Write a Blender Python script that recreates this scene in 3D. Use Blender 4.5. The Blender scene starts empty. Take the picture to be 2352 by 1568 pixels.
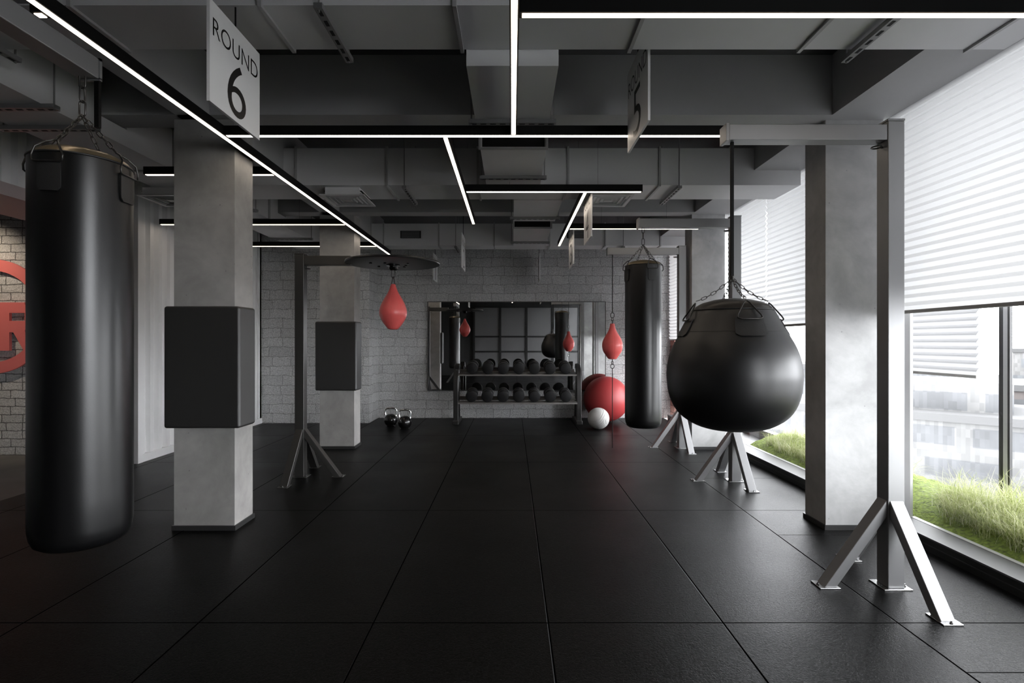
import bpy, bmesh, math, random
from mathutils import Vector, Matrix
random.seed(7)
PI = math.pi
sc = bpy.context.scene
COL = sc.collection
V = Vector

# ------------------------------------------------------------------ materials
def new_mat(name):
    m = bpy.data.materials.new(name); m.use_nodes = True
    nt = m.node_tree; nt.nodes.clear()
    out = nt.nodes.new('ShaderNodeOutputMaterial')
    return m, nt, out

def N(nt, t, **kw):
    n = nt.nodes.new(t)
    for k, v in kw.items():
        if k.startswith('i_'):
            n.inputs[k[2:].replace('_', ' ')].default_value = v
        else:
            setattr(n, k, v)
    return n

def c4(c):
    if isinstance(c, (int, float)): c = (c, c, c)
    return (c[0], c[1], c[2], 1.0)

def simple(name, col, rough=.5, metal=0., var=0., vscale=4., bump=0., bscale=60., spec=.5, coat=0., rvar=0., ior=1.5):
    m, nt, out = new_mat(name)
    b = N(nt, 'ShaderNodeBsdfPrincipled')
    b.inputs['Base Color'].default_value = c4(col)
    b.inputs['Roughness'].default_value = rough
    b.inputs['Metallic'].default_value = metal
    b.inputs['Specular IOR Level'].default_value = spec
    b.inputs['Coat Weight'].default_value = coat
    b.inputs['IOR'].default_value = ior
    nt.links.new(b.outputs[0], out.inputs[0])
    tc = N(nt, 'ShaderNodeTexCoord')
    if var or rvar:
        nz = N(nt, 'ShaderNodeTexNoise'); nz.inputs['Scale'].default_value = vscale; nz.inputs['Detail'].default_value = 5
        nt.links.new(tc.outputs['Object'], nz.inputs['Vector'])
        if var:
            mr = N(nt, 'ShaderNodeMapRange'); mr.inputs['To Min'].default_value = 1-var; mr.inputs['To Max'].default_value = 1+var
            mr.inputs['From Min'].default_value = .3; mr.inputs['From Max'].default_value = .7
            nt.links.new(nz.outputs['Fac'], mr.inputs['Value'])
            mx = N(nt, 'ShaderNodeMix', data_type='RGBA', blend_type='MULTIPLY'); mx.inputs[0].default_value = 1
            mx.inputs[6].default_value = c4(col)
            nt.links.new(mr.outputs[0], mx.inputs[7]); nt.links.new(mx.outputs[2], b.inputs['Base Color'])
        if rvar:
            mr = N(nt, 'ShaderNodeMapRange'); mr.inputs['To Min'].default_value = max(rough-rvar, .03); mr.inputs['To Max'].default_value = rough+rvar
            nt.links.new(nz.outputs['Fac'], mr.inputs['Value']); nt.links.new(mr.outputs[0], b.inputs['Roughness'])
    if bump:
        n2 = N(nt, 'ShaderNodeTexNoise'); n2.inputs['Scale'].default_value = bscale; n2.inputs['Detail'].default_value = 3
        nt.links.new(tc.outputs['Object'], n2.inputs['Vector'])
        bp = N(nt, 'ShaderNodeBump'); bp.inputs['Strength'].default_value = bump; bp.inputs['Distance'].default_value = .01
        nt.links.new(n2.outputs['Fac'], bp.inputs['Height']); nt.links.new(bp.outputs[0], b.inputs['Normal'])
    return m

def emis(name, col, s):
    m, nt, out = new_mat(name)
    e = N(nt, 'ShaderNodeEmission'); e.inputs[0].default_value = c4(col); e.inputs[1].default_value = s
    nt.links.new(e.outputs[0], out.inputs[0]); return m

def brick_mat(name, bw, rh, ca, cb, mortar_col, mortar=.010, distort=.014, bumpd=.02, rough=.85, rg=1.0):
    m, nt, out = new_mat(name); L = nt.links.new
    b = N(nt, 'ShaderNodeBsdfPrincipled'); b.inputs['Roughness'].default_value = rough
    L(b.outputs[0], out.inputs[0])
    g = N(nt, 'ShaderNodeNewGeometry'); sx = N(nt, 'ShaderNodeSeparateXYZ'); L(g.outputs['Position'], sx.inputs[0])
    ad = N(nt, 'ShaderNodeMath', operation='ADD'); L(sx.outputs[0], ad.inputs[0]); L(sx.outputs[1], ad.inputs[1])
    cx = N(nt, 'ShaderNodeCombineXYZ'); L(ad.outputs[0], cx.inputs[0]); L(sx.outputs[2], cx.inputs[1])
    # irregular edges
    nz = N(nt, 'ShaderNodeTexNoise'); nz.inputs['Scale'].default_value = 5.5; nz.inputs['Detail'].default_value = 6; nz.inputs['Roughness'].default_value=.68
    L(cx.outputs[0], nz.inputs['Vector'])
    sb = N(nt, 'ShaderNodeVectorMath', operation='SUBTRACT'); L(nz.outputs['Color'], sb.inputs[0]); sb.inputs[1].default_value = (.5, .5, .5)
    scl = N(nt, 'ShaderNodeVectorMath', operation='SCALE'); L(sb.outputs[0], scl.inputs[0]); scl.inputs['Scale'].default_value = distort*4
    av = N(nt, 'ShaderNodeVectorMath', operation='ADD'); L(cx.outputs[0], av.inputs[0]); L(scl.outputs[0], av.inputs[1])
    br = N(nt, 'ShaderNodeTexBrick'); br.offset = .43; br.squash = .78; br.squash_frequency = 3; br.offset_frequency = 2
    br.inputs['Scale'].default_value = 1; br.inputs['Brick Width'].default_value = bw; br.inputs['Row Height'].default_value = rh
    br.inputs['Mortar Size'].default_value = mortar; br.inputs['Mortar Smooth'].default_value = .35; br.inputs['Bias'].default_value = 0
    br.inputs['Color1'].default_value = c4(ca); br.inputs['Color2'].default_value = c4(cb); br.inputs['Mortar'].default_value = c4(mortar_col)
    L(av.outputs[0], br.inputs['Vector'])
    # rough plaster-like face
    n2 = N(nt, 'ShaderNodeTexNoise'); n2.inputs['Scale'].default_value = 58; n2.inputs['Detail'].default_value = 5; n2.inputs['Roughness'].default_value = .7
    n2.inputs['Distortion'].default_value = .9
    L(cx.outputs[0], n2.inputs['Vector'])
    n3 = N(nt, 'ShaderNodeTexNoise'); n3.inputs['Scale'].default_value = 9; n3.inputs['Detail'].default_value = 3
    L(cx.outputs[0], n3.inputs['Vector'])
    mr = N(nt, 'ShaderNodeMapRange'); mr.inputs['From Min'].default_value=.40; mr.inputs['From Max'].default_value=.60; mr.inputs['To Min'].default_value = .66; mr.inputs['To Max'].default_value = 1.1
    L(n2.outputs['Fac'], mr.inputs['Value'])
    mx = N(nt, 'ShaderNodeMix', data_type='RGBA', blend_type='MULTIPLY'); mx.inputs[0].default_value = 1
    L(br.outputs['Color'], mx.inputs[6]); L(mr.outputs[0], mx.inputs[7]); L(mx.outputs[2], b.inputs['Base Color'])
    iv = N(nt, 'ShaderNodeMath', operation='MULTIPLY_ADD'); L(br.outputs['Fac'], iv.inputs[0]); iv.inputs[1].default_value = -1.0
    a2 = N(nt, 'ShaderNodeMath', operation='MULTIPLY_ADD'); L(n2.outputs['Fac'], a2.inputs[0]); a2.inputs[1].default_value = .75*rg
    a3 = N(nt, 'ShaderNodeMath', operation='MULTIPLY'); L(n3.outputs['Fac'], a3.inputs[0]); a3.inputs[1].default_value = .8
    L(a3.outputs[0], a2.inputs[2]); L(a2.outputs[0], iv.inputs[2])
    bp = N(nt, 'ShaderNodeBump'); bp.inputs['Strength'].default_value = 1; bp.inputs['Distance'].default_value = bumpd
    L(iv.outputs[0], bp.inputs['Height']); L(bp.outputs[0], b.inputs['Normal'])
    return m

def concrete_mat(name, col):
    m, nt, out = new_mat(name); L = nt.links.new
    b = N(nt, 'ShaderNodeBsdfPrincipled'); b.inputs['Roughness'].default_value = .7; L(b.outputs[0], out.inputs[0])
    g = N(nt, 'ShaderNodeNewGeometry')
    n1 = N(nt, 'ShaderNodeTexNoise'); n1.inputs['Scale'].default_value = 2.2; n1.inputs['Detail'].default_value = 7; n1.inputs['Roughness'].default_value = .62; n1.inputs['Distortion'].default_value=.4
    n2 = N(nt, 'ShaderNodeTexNoise'); n2.inputs['Scale'].default_value = 14; n2.inputs['Detail'].default_value = 4
    L(g.outputs['Position'], n1.inputs['Vector']); L(g.outputs['Position'], n2.inputs['Vector'])
    r = N(nt, 'ShaderNodeValToRGB'); r.color_ramp.elements[0].position = .32; r.color_ramp.elements[1].position = .68
    r.color_ramp.elements[0].color = c4([x*.74 for x in col]); r.color_ramp.elements[1].color = c4([x*1.18 for x in col])
    L(n1.outputs['Fac'], r.inputs[0])
    mr = N(nt, 'ShaderNodeMapRange'); mr.inputs['To Min'].default_value = .88; mr.inputs['To Max'].default_value = 1.1
    L(n2.outputs['Fac'], mr.inputs['Value'])
    mx = N(nt, 'ShaderNodeMix', data_type='RGBA', blend_type='MULTIPLY'); mx.inputs[0].default_value = 1
    L(r.outputs[0], mx.inputs[6]); L(mr.outputs[0], mx.inputs[7])
    # small pits
    vo = N(nt, 'ShaderNodeTexVoronoi'); vo.inputs['Scale'].default_value = 9; L(g.outputs['Position'], vo.inputs['Vector'])
    pt = N(nt, 'ShaderNodeMapRange'); pt.inputs['From Min'].default_value = .02; pt.inputs['From Max'].default_value = .06; pt.inputs['To Min'].default_value = .6; pt.inputs['To Max'].default_value = 1
    L(vo.outputs['Distance'], pt.inputs['Value'])
    m2 = N(nt, 'ShaderNodeMix', data_type='RGBA', blend_type='MULTIPLY'); m2.inputs[0].default_value = 1
    L(mx.outputs[2], m2.inputs[6]); L(pt.outputs[0], m2.inputs[7]); L(m2.outputs[2], b.inputs['Base Color'])
    bp = N(nt, 'ShaderNodeBump'); bp.inputs['Strength'].default_value = .25; bp.inputs['Distance'].default_value = .01
    L(n1.outputs['Fac'], bp.inputs['Height']); L(bp.outputs[0], b.inputs['Normal'])
    return m

def floor_mat():
    m, nt, out = new_mat('rubber_floor'); L = nt.links.new
    b = N(nt, 'ShaderNodeBsdfPrincipled'); L(b.outputs[0], out.inputs[0])
    b.inputs['Specular IOR Level'].default_value = .5
    g = N(nt, 'ShaderNodeNewGeometry'); sx = N(nt, 'ShaderNodeSeparateXYZ'); L(g.outputs['Position'], sx.inputs[0])
    def line(src, off, pitch, w):
        a = N(nt, 'ShaderNodeMath', operation='SUBTRACT'); L(src, a.inputs[0]); a.inputs[1].default_value = off
        d = N(nt, 'ShaderNodeMath', operation='DIVIDE'); L(a.outputs[0], d.inputs[0]); d.inputs[1].default_value = pitch
        r = N(nt, 'ShaderNodeMath', operation='ROUND'); L(d.outputs[0], r.inputs[0])
        s = N(nt, 'ShaderNodeMath', operation='SUBTRACT'); L(d.outputs[0], s.inputs[0]); L(r.outputs[0], s.inputs[1])
        ab = N(nt, 'ShaderNodeMath', operation='ABSOLUTE'); L(s.outputs[0], ab.inputs[0])
        mr = N(nt, 'ShaderNodeMapRange', interpolation_type='SMOOTHSTEP'); mr.inputs['From Min'].default_value = w*.4/pitch; mr.inputs['From Max'].default_value = w/pitch
        mr.inputs['To Min'].default_value = 1; mr.inputs['To Max'].default_value = 0
        L(ab.outputs[0], mr.inputs['Value']); return mr.outputs[0]
    lx = line(sx.outputs[0], 1.05, .87, .006)
    ly = line(sx.outputs[1], 2.60, 1.73, .005)
    ly2 = line(sx.outputs[1], 3.78, 1.57, .004)
    gt = N(nt, 'ShaderNodeMath', operation='GREATER_THAN'); L(sx.outputs[0], gt.inputs[0]); gt.inputs[1].default_value = 1.92
    m2 = N(nt, 'ShaderNodeMath', operation='MULTIPLY'); L(ly2, m2.inputs[0]); L(gt.outputs[0], m2.inputs[1])
    a1 = N(nt, 'ShaderNodeMath', operation='MAXIMUM'); L(lx, a1.inputs[0]); L(ly, a1.inputs[1])
    a2 = N(nt, 'ShaderNodeMath', operation='MAXIMUM'); L(a1.outputs[0], a2.inputs[0]); L(m2.outputs[0], a2.inputs[1])
    # rubber granules
    n1 = N(nt, 'ShaderNodeTexNoise'); n1.inputs['Scale'].default_value = 85; n1.inputs['Detail'].default_value = 3; n1.inputs['Roughness'].default_value = .7; n1.inputs['Distortion'].default_value = 1.2
    L(g.outputs['Position'], n1.inputs['Vector'])
    vo = N(nt, 'ShaderNodeTexVoronoi'); vo.inputs['Scale'].default_value = 150; L(g.outputs['Position'], vo.inputs['Vector'])
    sp = N(nt, 'ShaderNodeMapRange'); sp.inputs['From Min'].default_value = .12; sp.inputs['From Max'].default_value = .2; sp.inputs['To Min'].default_value = 1; sp.inputs['To Max'].default_value = 0
    L(vo.outputs['Distance'], sp.inputs['Value'])
    sc_ = N(nt, 'ShaderNodeSeparateColor'); L(vo.outputs['Color'], sc_.inputs[0])
    g2 = N(nt, 'ShaderNodeMath', operation='GREATER_THAN'); L(sc_.outputs[0], g2.inputs[0]); g2.inputs[1].default_value = .86
    fl = N(nt, 'ShaderNodeMath', operation='MULTIPLY'); L(sp.outputs[0], fl.inputs[0]); L(g2.outputs[0], fl.inputs[1])
    big = N(nt, 'ShaderNodeTexNoise'); big.inputs['Scale'].default_value = 1.3; big.inputs['Detail'].default_value = 4; L(g.outputs['Position'], big.inputs['Vector'])
    rr = N(nt, 'ShaderNodeValToRGB'); rr.color_ramp.elements[0].position = .44; rr.color_ramp.elements[1].position = .6
    rr.color_ramp.elements[0].color = c4(.0003); rr.color_ramp.elements[1].color = c4(.0065); L(n1.outputs['Fac'], rr.inputs[0])
    c1 = N(nt, 'ShaderNodeMix', data_type='RGBA'); L(fl.outputs[0], c1.inputs[0]); L(rr.outputs[0], c1.inputs[6]); c1.inputs[7].default_value = (.10, .094, .088, 1)
    c2 = N(nt, 'ShaderNodeMix', data_type='RGBA'); L(a2.outputs[0], c2.inputs[0]); L(c1.outputs[2], c2.inputs[6]); c2.inputs[7].default_value = (.001, .001, .001, 1)
    L(c2.outputs[2], b.inputs['Base Color'])
    mr = N(nt, 'ShaderNodeMapRange'); mr.inputs['To Min'].default_value = FLOOR_ROUGH-.1; mr.inputs['To Max'].default_value = FLOOR_ROUGH+.1; L(big.outputs['Fac'], mr.inputs['Value'])
    L(mr.outputs[0], b.inputs['Roughness'])
    sp2 = N(nt, 'ShaderNodeMapRange'); sp2.inputs['To Min'].default_value = FLOOR_SPEC; sp2.inputs['To Max'].default_value = 0; L(a2.outputs[0], sp2.inputs['Value'])
    L(sp2.outputs[0], b.inputs['Specular IOR Level'])
    h = N(nt, 'ShaderNodeMath', operation='MULTIPLY_ADD'); L(a2.outputs[0], h.inputs[0]); h.inputs[1].default_value = -3; L(n1.outputs['Fac'], h.inputs[2])
    bp = N(nt, 'ShaderNodeBump'); bp.inputs['Strength'].default_value = .55; bp.inputs['Distance'].default_value = .003
    L(h.outputs[0], bp.inputs['Height']); L(bp.outputs[0], b.inputs['Normal'])
    return m
FLOOR_ROUGH = .37
FLOOR_SPEC = .085

def glass_mat(name, tint=.97, gl=.08):
    m, nt, out = new_mat(name); L = nt.links.new
    t = N(nt, 'ShaderNodeBsdfTransparent'); t.inputs[0].default_value = c4((tint, tint, tint*1.005))
    g = N(nt, 'ShaderNodeBsdfGlossy'); g.inputs['Roughness'].default_value = .02
    f = N(nt, 'ShaderNodeFresnel'); f.inputs[0].default_value = 1.35
    ge = N(nt, 'ShaderNodeNewGeometry'); iv = N(nt, 'ShaderNodeMath', operation='SUBTRACT'); iv.inputs[0].default_value = 1; L(ge.outputs['Backfacing'], iv.inputs[1])
    ml = N(nt, 'ShaderNodeMath', operation='MULTIPLY'); L(f.outputs[0], ml.inputs[0]); L(iv.outputs[0], ml.inputs[1])
    mx = N(nt, 'ShaderNodeMixShader'); L(ml.outputs[0], mx.inputs[0]); L(t.outputs[0], mx.inputs[1]); L(g.outputs[0], mx.inputs[2])
    L(mx.outputs[0], out.inputs[0]); return m

def blind_mat(name='blind_fabric', dc=.84, tc=.43):
    m, nt, out = new_mat(name); L = nt.links.new
    d = N(nt, 'ShaderNodeBsdfDiffuse'); d.inputs[0].default_value = c4((dc, dc, dc*1.004))
    t = N(nt, 'ShaderNodeBsdfTranslucent'); t.inputs[0].default_value = c4((tc, tc, tc*1.004))
    mx = N(nt, 'ShaderNodeMixShader'); mx.inputs[0].default_value = .5; L(d.outputs[0], mx.inputs[1]); L(t.outputs[0], mx.inputs[2])
    L(mx.outputs[0], out.inputs[0]); return m

def grass_mat():
    m, nt, out = new_mat('grass_blades'); L = nt.links.new
    g = N(nt, 'ShaderNodeNewGeometry')
    r = N(nt, 'ShaderNodeValToRGB'); e = r.color_ramp.elements
    e[0].position = 0; e[0].color = (.26, .32, .09, 1); e[1].position = 1; e[1].color = (.78, .77, .60, 1)
    x = e.new(.35); x.color = (.42, .46, .20, 1); x = e.new(.7); x.color = (.60, .61, .38, 1)
    L(g.outputs['Random Per Island'], r.inputs[0])
    d = N(nt, 'ShaderNodeBsdfDiffuse'); t = N(nt, 'ShaderNodeBsdfTranslucent'); L(r.outputs[0], d.inputs[0]); L(r.outputs[0], t.inputs[0])
    mx = N(nt, 'ShaderNodeMixShader'); mx.inputs[0].default_value = .4; L(d.outputs[0], mx.inputs[1]); L(t.outputs[0], mx.inputs[2])
    L(mx.outputs[0], out.inputs[0]); return m

def facade_mat(name, wall, win, fh, ww, frac=.5, seed=0):
    """pale facade with horizontal window bands (surface pattern)"""
    m, nt, out = new_mat(name); L = nt.links.new
    b = N(nt, 'ShaderNodeBsdfPrincipled'); b.inputs['Roughness'].default_value = .6; L(b.outputs[0], out.inputs[0])
    tc = N(nt, 'ShaderNodeTexCoord'); sx = N(nt, 'ShaderNodeSeparateXYZ'); L(tc.outputs['Object'], sx.inputs[0])
    ad = N(nt, 'ShaderNodeMath', operation='ADD'); L(sx.outputs[0], ad.inputs[0]); L(sx.outputs[1], ad.inputs[1])
    cx = N(nt, 'ShaderNodeCombineXYZ'); L(ad.outputs[0], cx.inputs[0]); L(sx.outputs[2], cx.inputs[1])
    br = N(nt, 'ShaderNodeTexBrick'); br.offset = .5; br.squash = 1
    br.inputs['Scale'].default_value = 1; br.inputs['Brick Width'].default_value = ww*3; br.inputs['Row Height'].default_value = fh
    br.inputs['Mortar Size'].default_value = fh*(1-frac)*.5; br.inputs['Mortar Smooth'].default_value = .12
    br.inputs['Color1'].default_value = c4(win); br.inputs['Color2'].default_value = c4([x*1.15 for x in win]); br.inputs['Mortar'].default_value = c4(wall)
    L(cx.outputs[0], br.inputs['Vector'])
    # individual panes and blinds behind them
    sn = N(nt, 'ShaderNodeVectorMath', operation='SNAP'); L(cx.outputs[0], sn.inputs[0]); sn.inputs[1].default_value = (ww*.14, fh*.25, 1)
    wn = N(nt, 'ShaderNodeTexWhiteNoise'); L(sn.outputs[0], wn.inputs['Vector'])
    mr = N(nt, 'ShaderNodeMapRange'); mr.inputs['To Min'].default_value = .84; mr.inputs['To Max'].default_value = 1.16; L(wn.outputs['Value'], mr.inputs['Value'])
    nz = N(nt, 'ShaderNodeTexNoise'); nz.inputs['Scale'].default_value = .16; nz.inputs['Detail'].default_value = 3; L(cx.outputs[0], nz.inputs['Vector'])
    m3 = N(nt, 'ShaderNodeMapRange'); m3.inputs['From Min'].default_value = .3; m3.inputs['From Max'].default_value = .7; m3.inputs['To Min'].default_value = .75; m3.inputs['To Max'].default_value = 1.3; L(nz.outputs['Fac'], m3.inputs['Value'])
    mm = N(nt, 'ShaderNodeMath', operation='MULTIPLY'); L(mr.outputs[0], mm.inputs[0]); L(m3.outputs[0], mm.inputs[1])
    mx = N(nt, 'ShaderNodeMix', data_type='RGBA', blend_type='MULTIPLY'); mx.inputs[0].default_value = 1
    L(br.outputs['Color'], mx.inputs[6]); L(mm.outputs[0], mx.inputs[7]); L(mx.outputs[2], b.inputs['Base Color']); return m


M = {}
M['floor'] = floor_mat()
M['wood_floor'] = simple('grey_plank_floor', (.10, .095, .09), .45, var=.25, vscale=3)
M['paint'] = simple('dark_grey_ceiling_paint', (.42, .42, .423), .75, var=.05, vscale=1.5)
M['slab'] = simple('charcoal_slab_paint', (.11, .11, .112), .85, var=.05, vscale=2)
M['duct'] = simple('painted_duct_metal', (.66, .66, .665), .5, var=.04, vscale=2)
M['duct_trim'] = simple('duct_flange_metal', (.42, .42, .422), .45, .2)
M['strut'] = simple('strut_metal', (.28, .28, .28), .4, .5)
M['slot'] = simple('black_slot', (.004, .004, .004), .8)
M['concrete'] = concrete_mat('column_concrete', (.36, .35, .336))
M['concrete_window_lit'] = concrete_mat('window_lit_column_concrete', (.46, .46, .46))  # lighter copy of the column concrete; window brightness put into the colour
M['plinth'] = simple('dark_plinth_paint', (.03, .03, .03), .4)
M['pad'] = simple('charcoal_pad_vinyl', (.017, .0165, .016), .5, bump=.08, bscale=250, spec=.8, ior=1.6)
M['brick'] = brick_mat('painted_grey_brick', .40, .163, (.80, .80, .80), (.92, .92, .92), (.46, .46, .46), mortar=.005, distort=.024, bumpd=.045)  # wall paint runs over the joints; crevice shade put into the mortar colour
M['brick_small'] = brick_mat('painted_white_brick', .26, .10, (.66, .66, .655), (.74, .74, .735), (.16, .16, .16), mortar=.006, distort=.010, bumpd=.03)  # mortar darkened likewise for the shade in the joints
M['brick_pink'] = brick_mat('pink_outdoor_brick', .36, .12, (.34, .17, .14), (.42, .23, .19), (.12, .06, .05), mortar=.006, distort=.002, bumpd=.004, rg=.2)
M['corr'] = simple('white_corrugated_steel', (.88, .88, .885), .5, var=.03, vscale=3)
M['leather'] = simple('black_bag_leather', (.0035, .0035, .0038), .32, bump=.02, bscale=180, spec=.52, rvar=.03, ior=1.56)
M['leather_satin'] = simple('black_ball_bag_leather', (.0035, .0035, .0038), .40, bump=.02, bscale=180, spec=.6, ior=1.6)
M['leather_tab'] = simple('black_strap_leather', (.02, .02, .02), .4, bump=.1, bscale=200)
M['cap'] = simple('bronze_bag_cap', (.27, .21, .13), .3, .6, spec=.6)
M['chain'] = simple('dark_chain_steel', (.10, .095, .09), .32, .9)
M['ring'] = simple('dark_ring_steel', (.07, .068, .065), .3, .8)
M['frame'] = simple('dark_frame_steel', (.32, .32, .324), .42, .6)
M['frame_dark'] = simple('black_frame_steel', (.10, .097, .093), .34, .7)
M['chrome'] = simple('polished_chrome', (.8, .8, .8), .08, 1)
M['bolt'] = simple('bolt_steel', (.5, .5, .5), .2, 1)
M['black'] = simple('matte_black_housing', (.004, .004, .004), .6, spec=.2)
M['disc'] = simple('black_board_paint', (.016, .016, .017), .42)
M['red'] = simple('red_bag_leather', (.90, .15, .14), .3, bump=.05, bscale=90, var=.06, vscale=8)
M['red_ball'] = simple('red_ball_rubber', (.38, .04, .042), .45)
M['red_sign'] = simple('red_sign_panel', (.62, .15, .14), .5)
M['white_ball'] = simple('white_ball_leather', (.5, .49, .475), .5)
M['iron'] = simple('black_glossy_iron', (.006, .006, .006), .15, coat=.3)
M['dumb'] = simple('charcoal_rubber', (.010, .010, .0105), .5, spec=.3)
M['rack'] = simple('rack_steel', (.045, .044, .043), .32, .5)
M['tray'] = simple('rack_tray_steel', (.2, .19, .18), .4, .5)
M['sign'] = simple('pale_sign_board', (.80, .80, .795), .5)
M['ink'] = simple('black_lettering', (.006, .006, .006), .5)
M['mirror'] = simple('mirror_glass', (.72, .72, .72), .01, 1)
M['mirror_edge'] = simple('mirror_edge', (.08, .08, .08), .3, .5)
M['led'] = emis('warm_led', (1, .86, .71), 7.5)
M['blind'] = blind_mat()
M['outer_blind'] = blind_mat('outer_blind_fabric', .24, .33)
M['rail'] = simple('blind_rail_metal', (.42, .41, .39), .4, .3)
M['glass'] = glass_mat('window_glass')
M['alu'] = simple('pale_window_frame', (.62, .62, .625), .4, .2)
M['mull_dark'] = simple('dark_mullion', (.04, .04, .04), .4)
M['kerb_top'] = simple('grey_sill_top', (.095, .095, .097), .5)
M['kerb_face'] = simple('black_sill_face', (.012, .012, .012), .4)
M['soil'] = simple('lime_moss', (.17, .23, .035), .9, var=.6, vscale=40, bump=1, bscale=60)
M['grass'] = grass_mat()
M['panel'] = simple('grey_glossy_panel', (.13, .13, .133), .35)
M['mull'] = simple('black_partition_bar', (.006, .006, .006), .5)
M['wall_dark'] = simple('charcoal_wall_paint', (.02, .02, .02), .7)
M['city'] = simple('city_ground', (.07, .07, .07), .9, var=.2, vscale=.05)
M['roof'] = simple('pale_roof', (.085, .085, .085), .9)
M['vent'] = simple('vent_metal', (.52, .52, .52), .45, .2)

# ------------------------------------------------------------------ object helpers
def tag(o, label=None, cat=None, group=None, kind=None):
    if label: o['label'] = label
    if cat: o['category'] = cat
    if group: o['group'] = group
    if kind: o['kind'] = kind
    return o

def empty(name, loc, label=None, cat=None, group=None, kind=None):
    o = bpy.data.objects.new(name, None); COL.objects.link(o); o.location = loc; o.empty_display_size = .1
    return tag(o, label, cat, group, kind)

def root_loc(o):
    while o.parent: o = o.parent
    return V(o.location)

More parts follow.
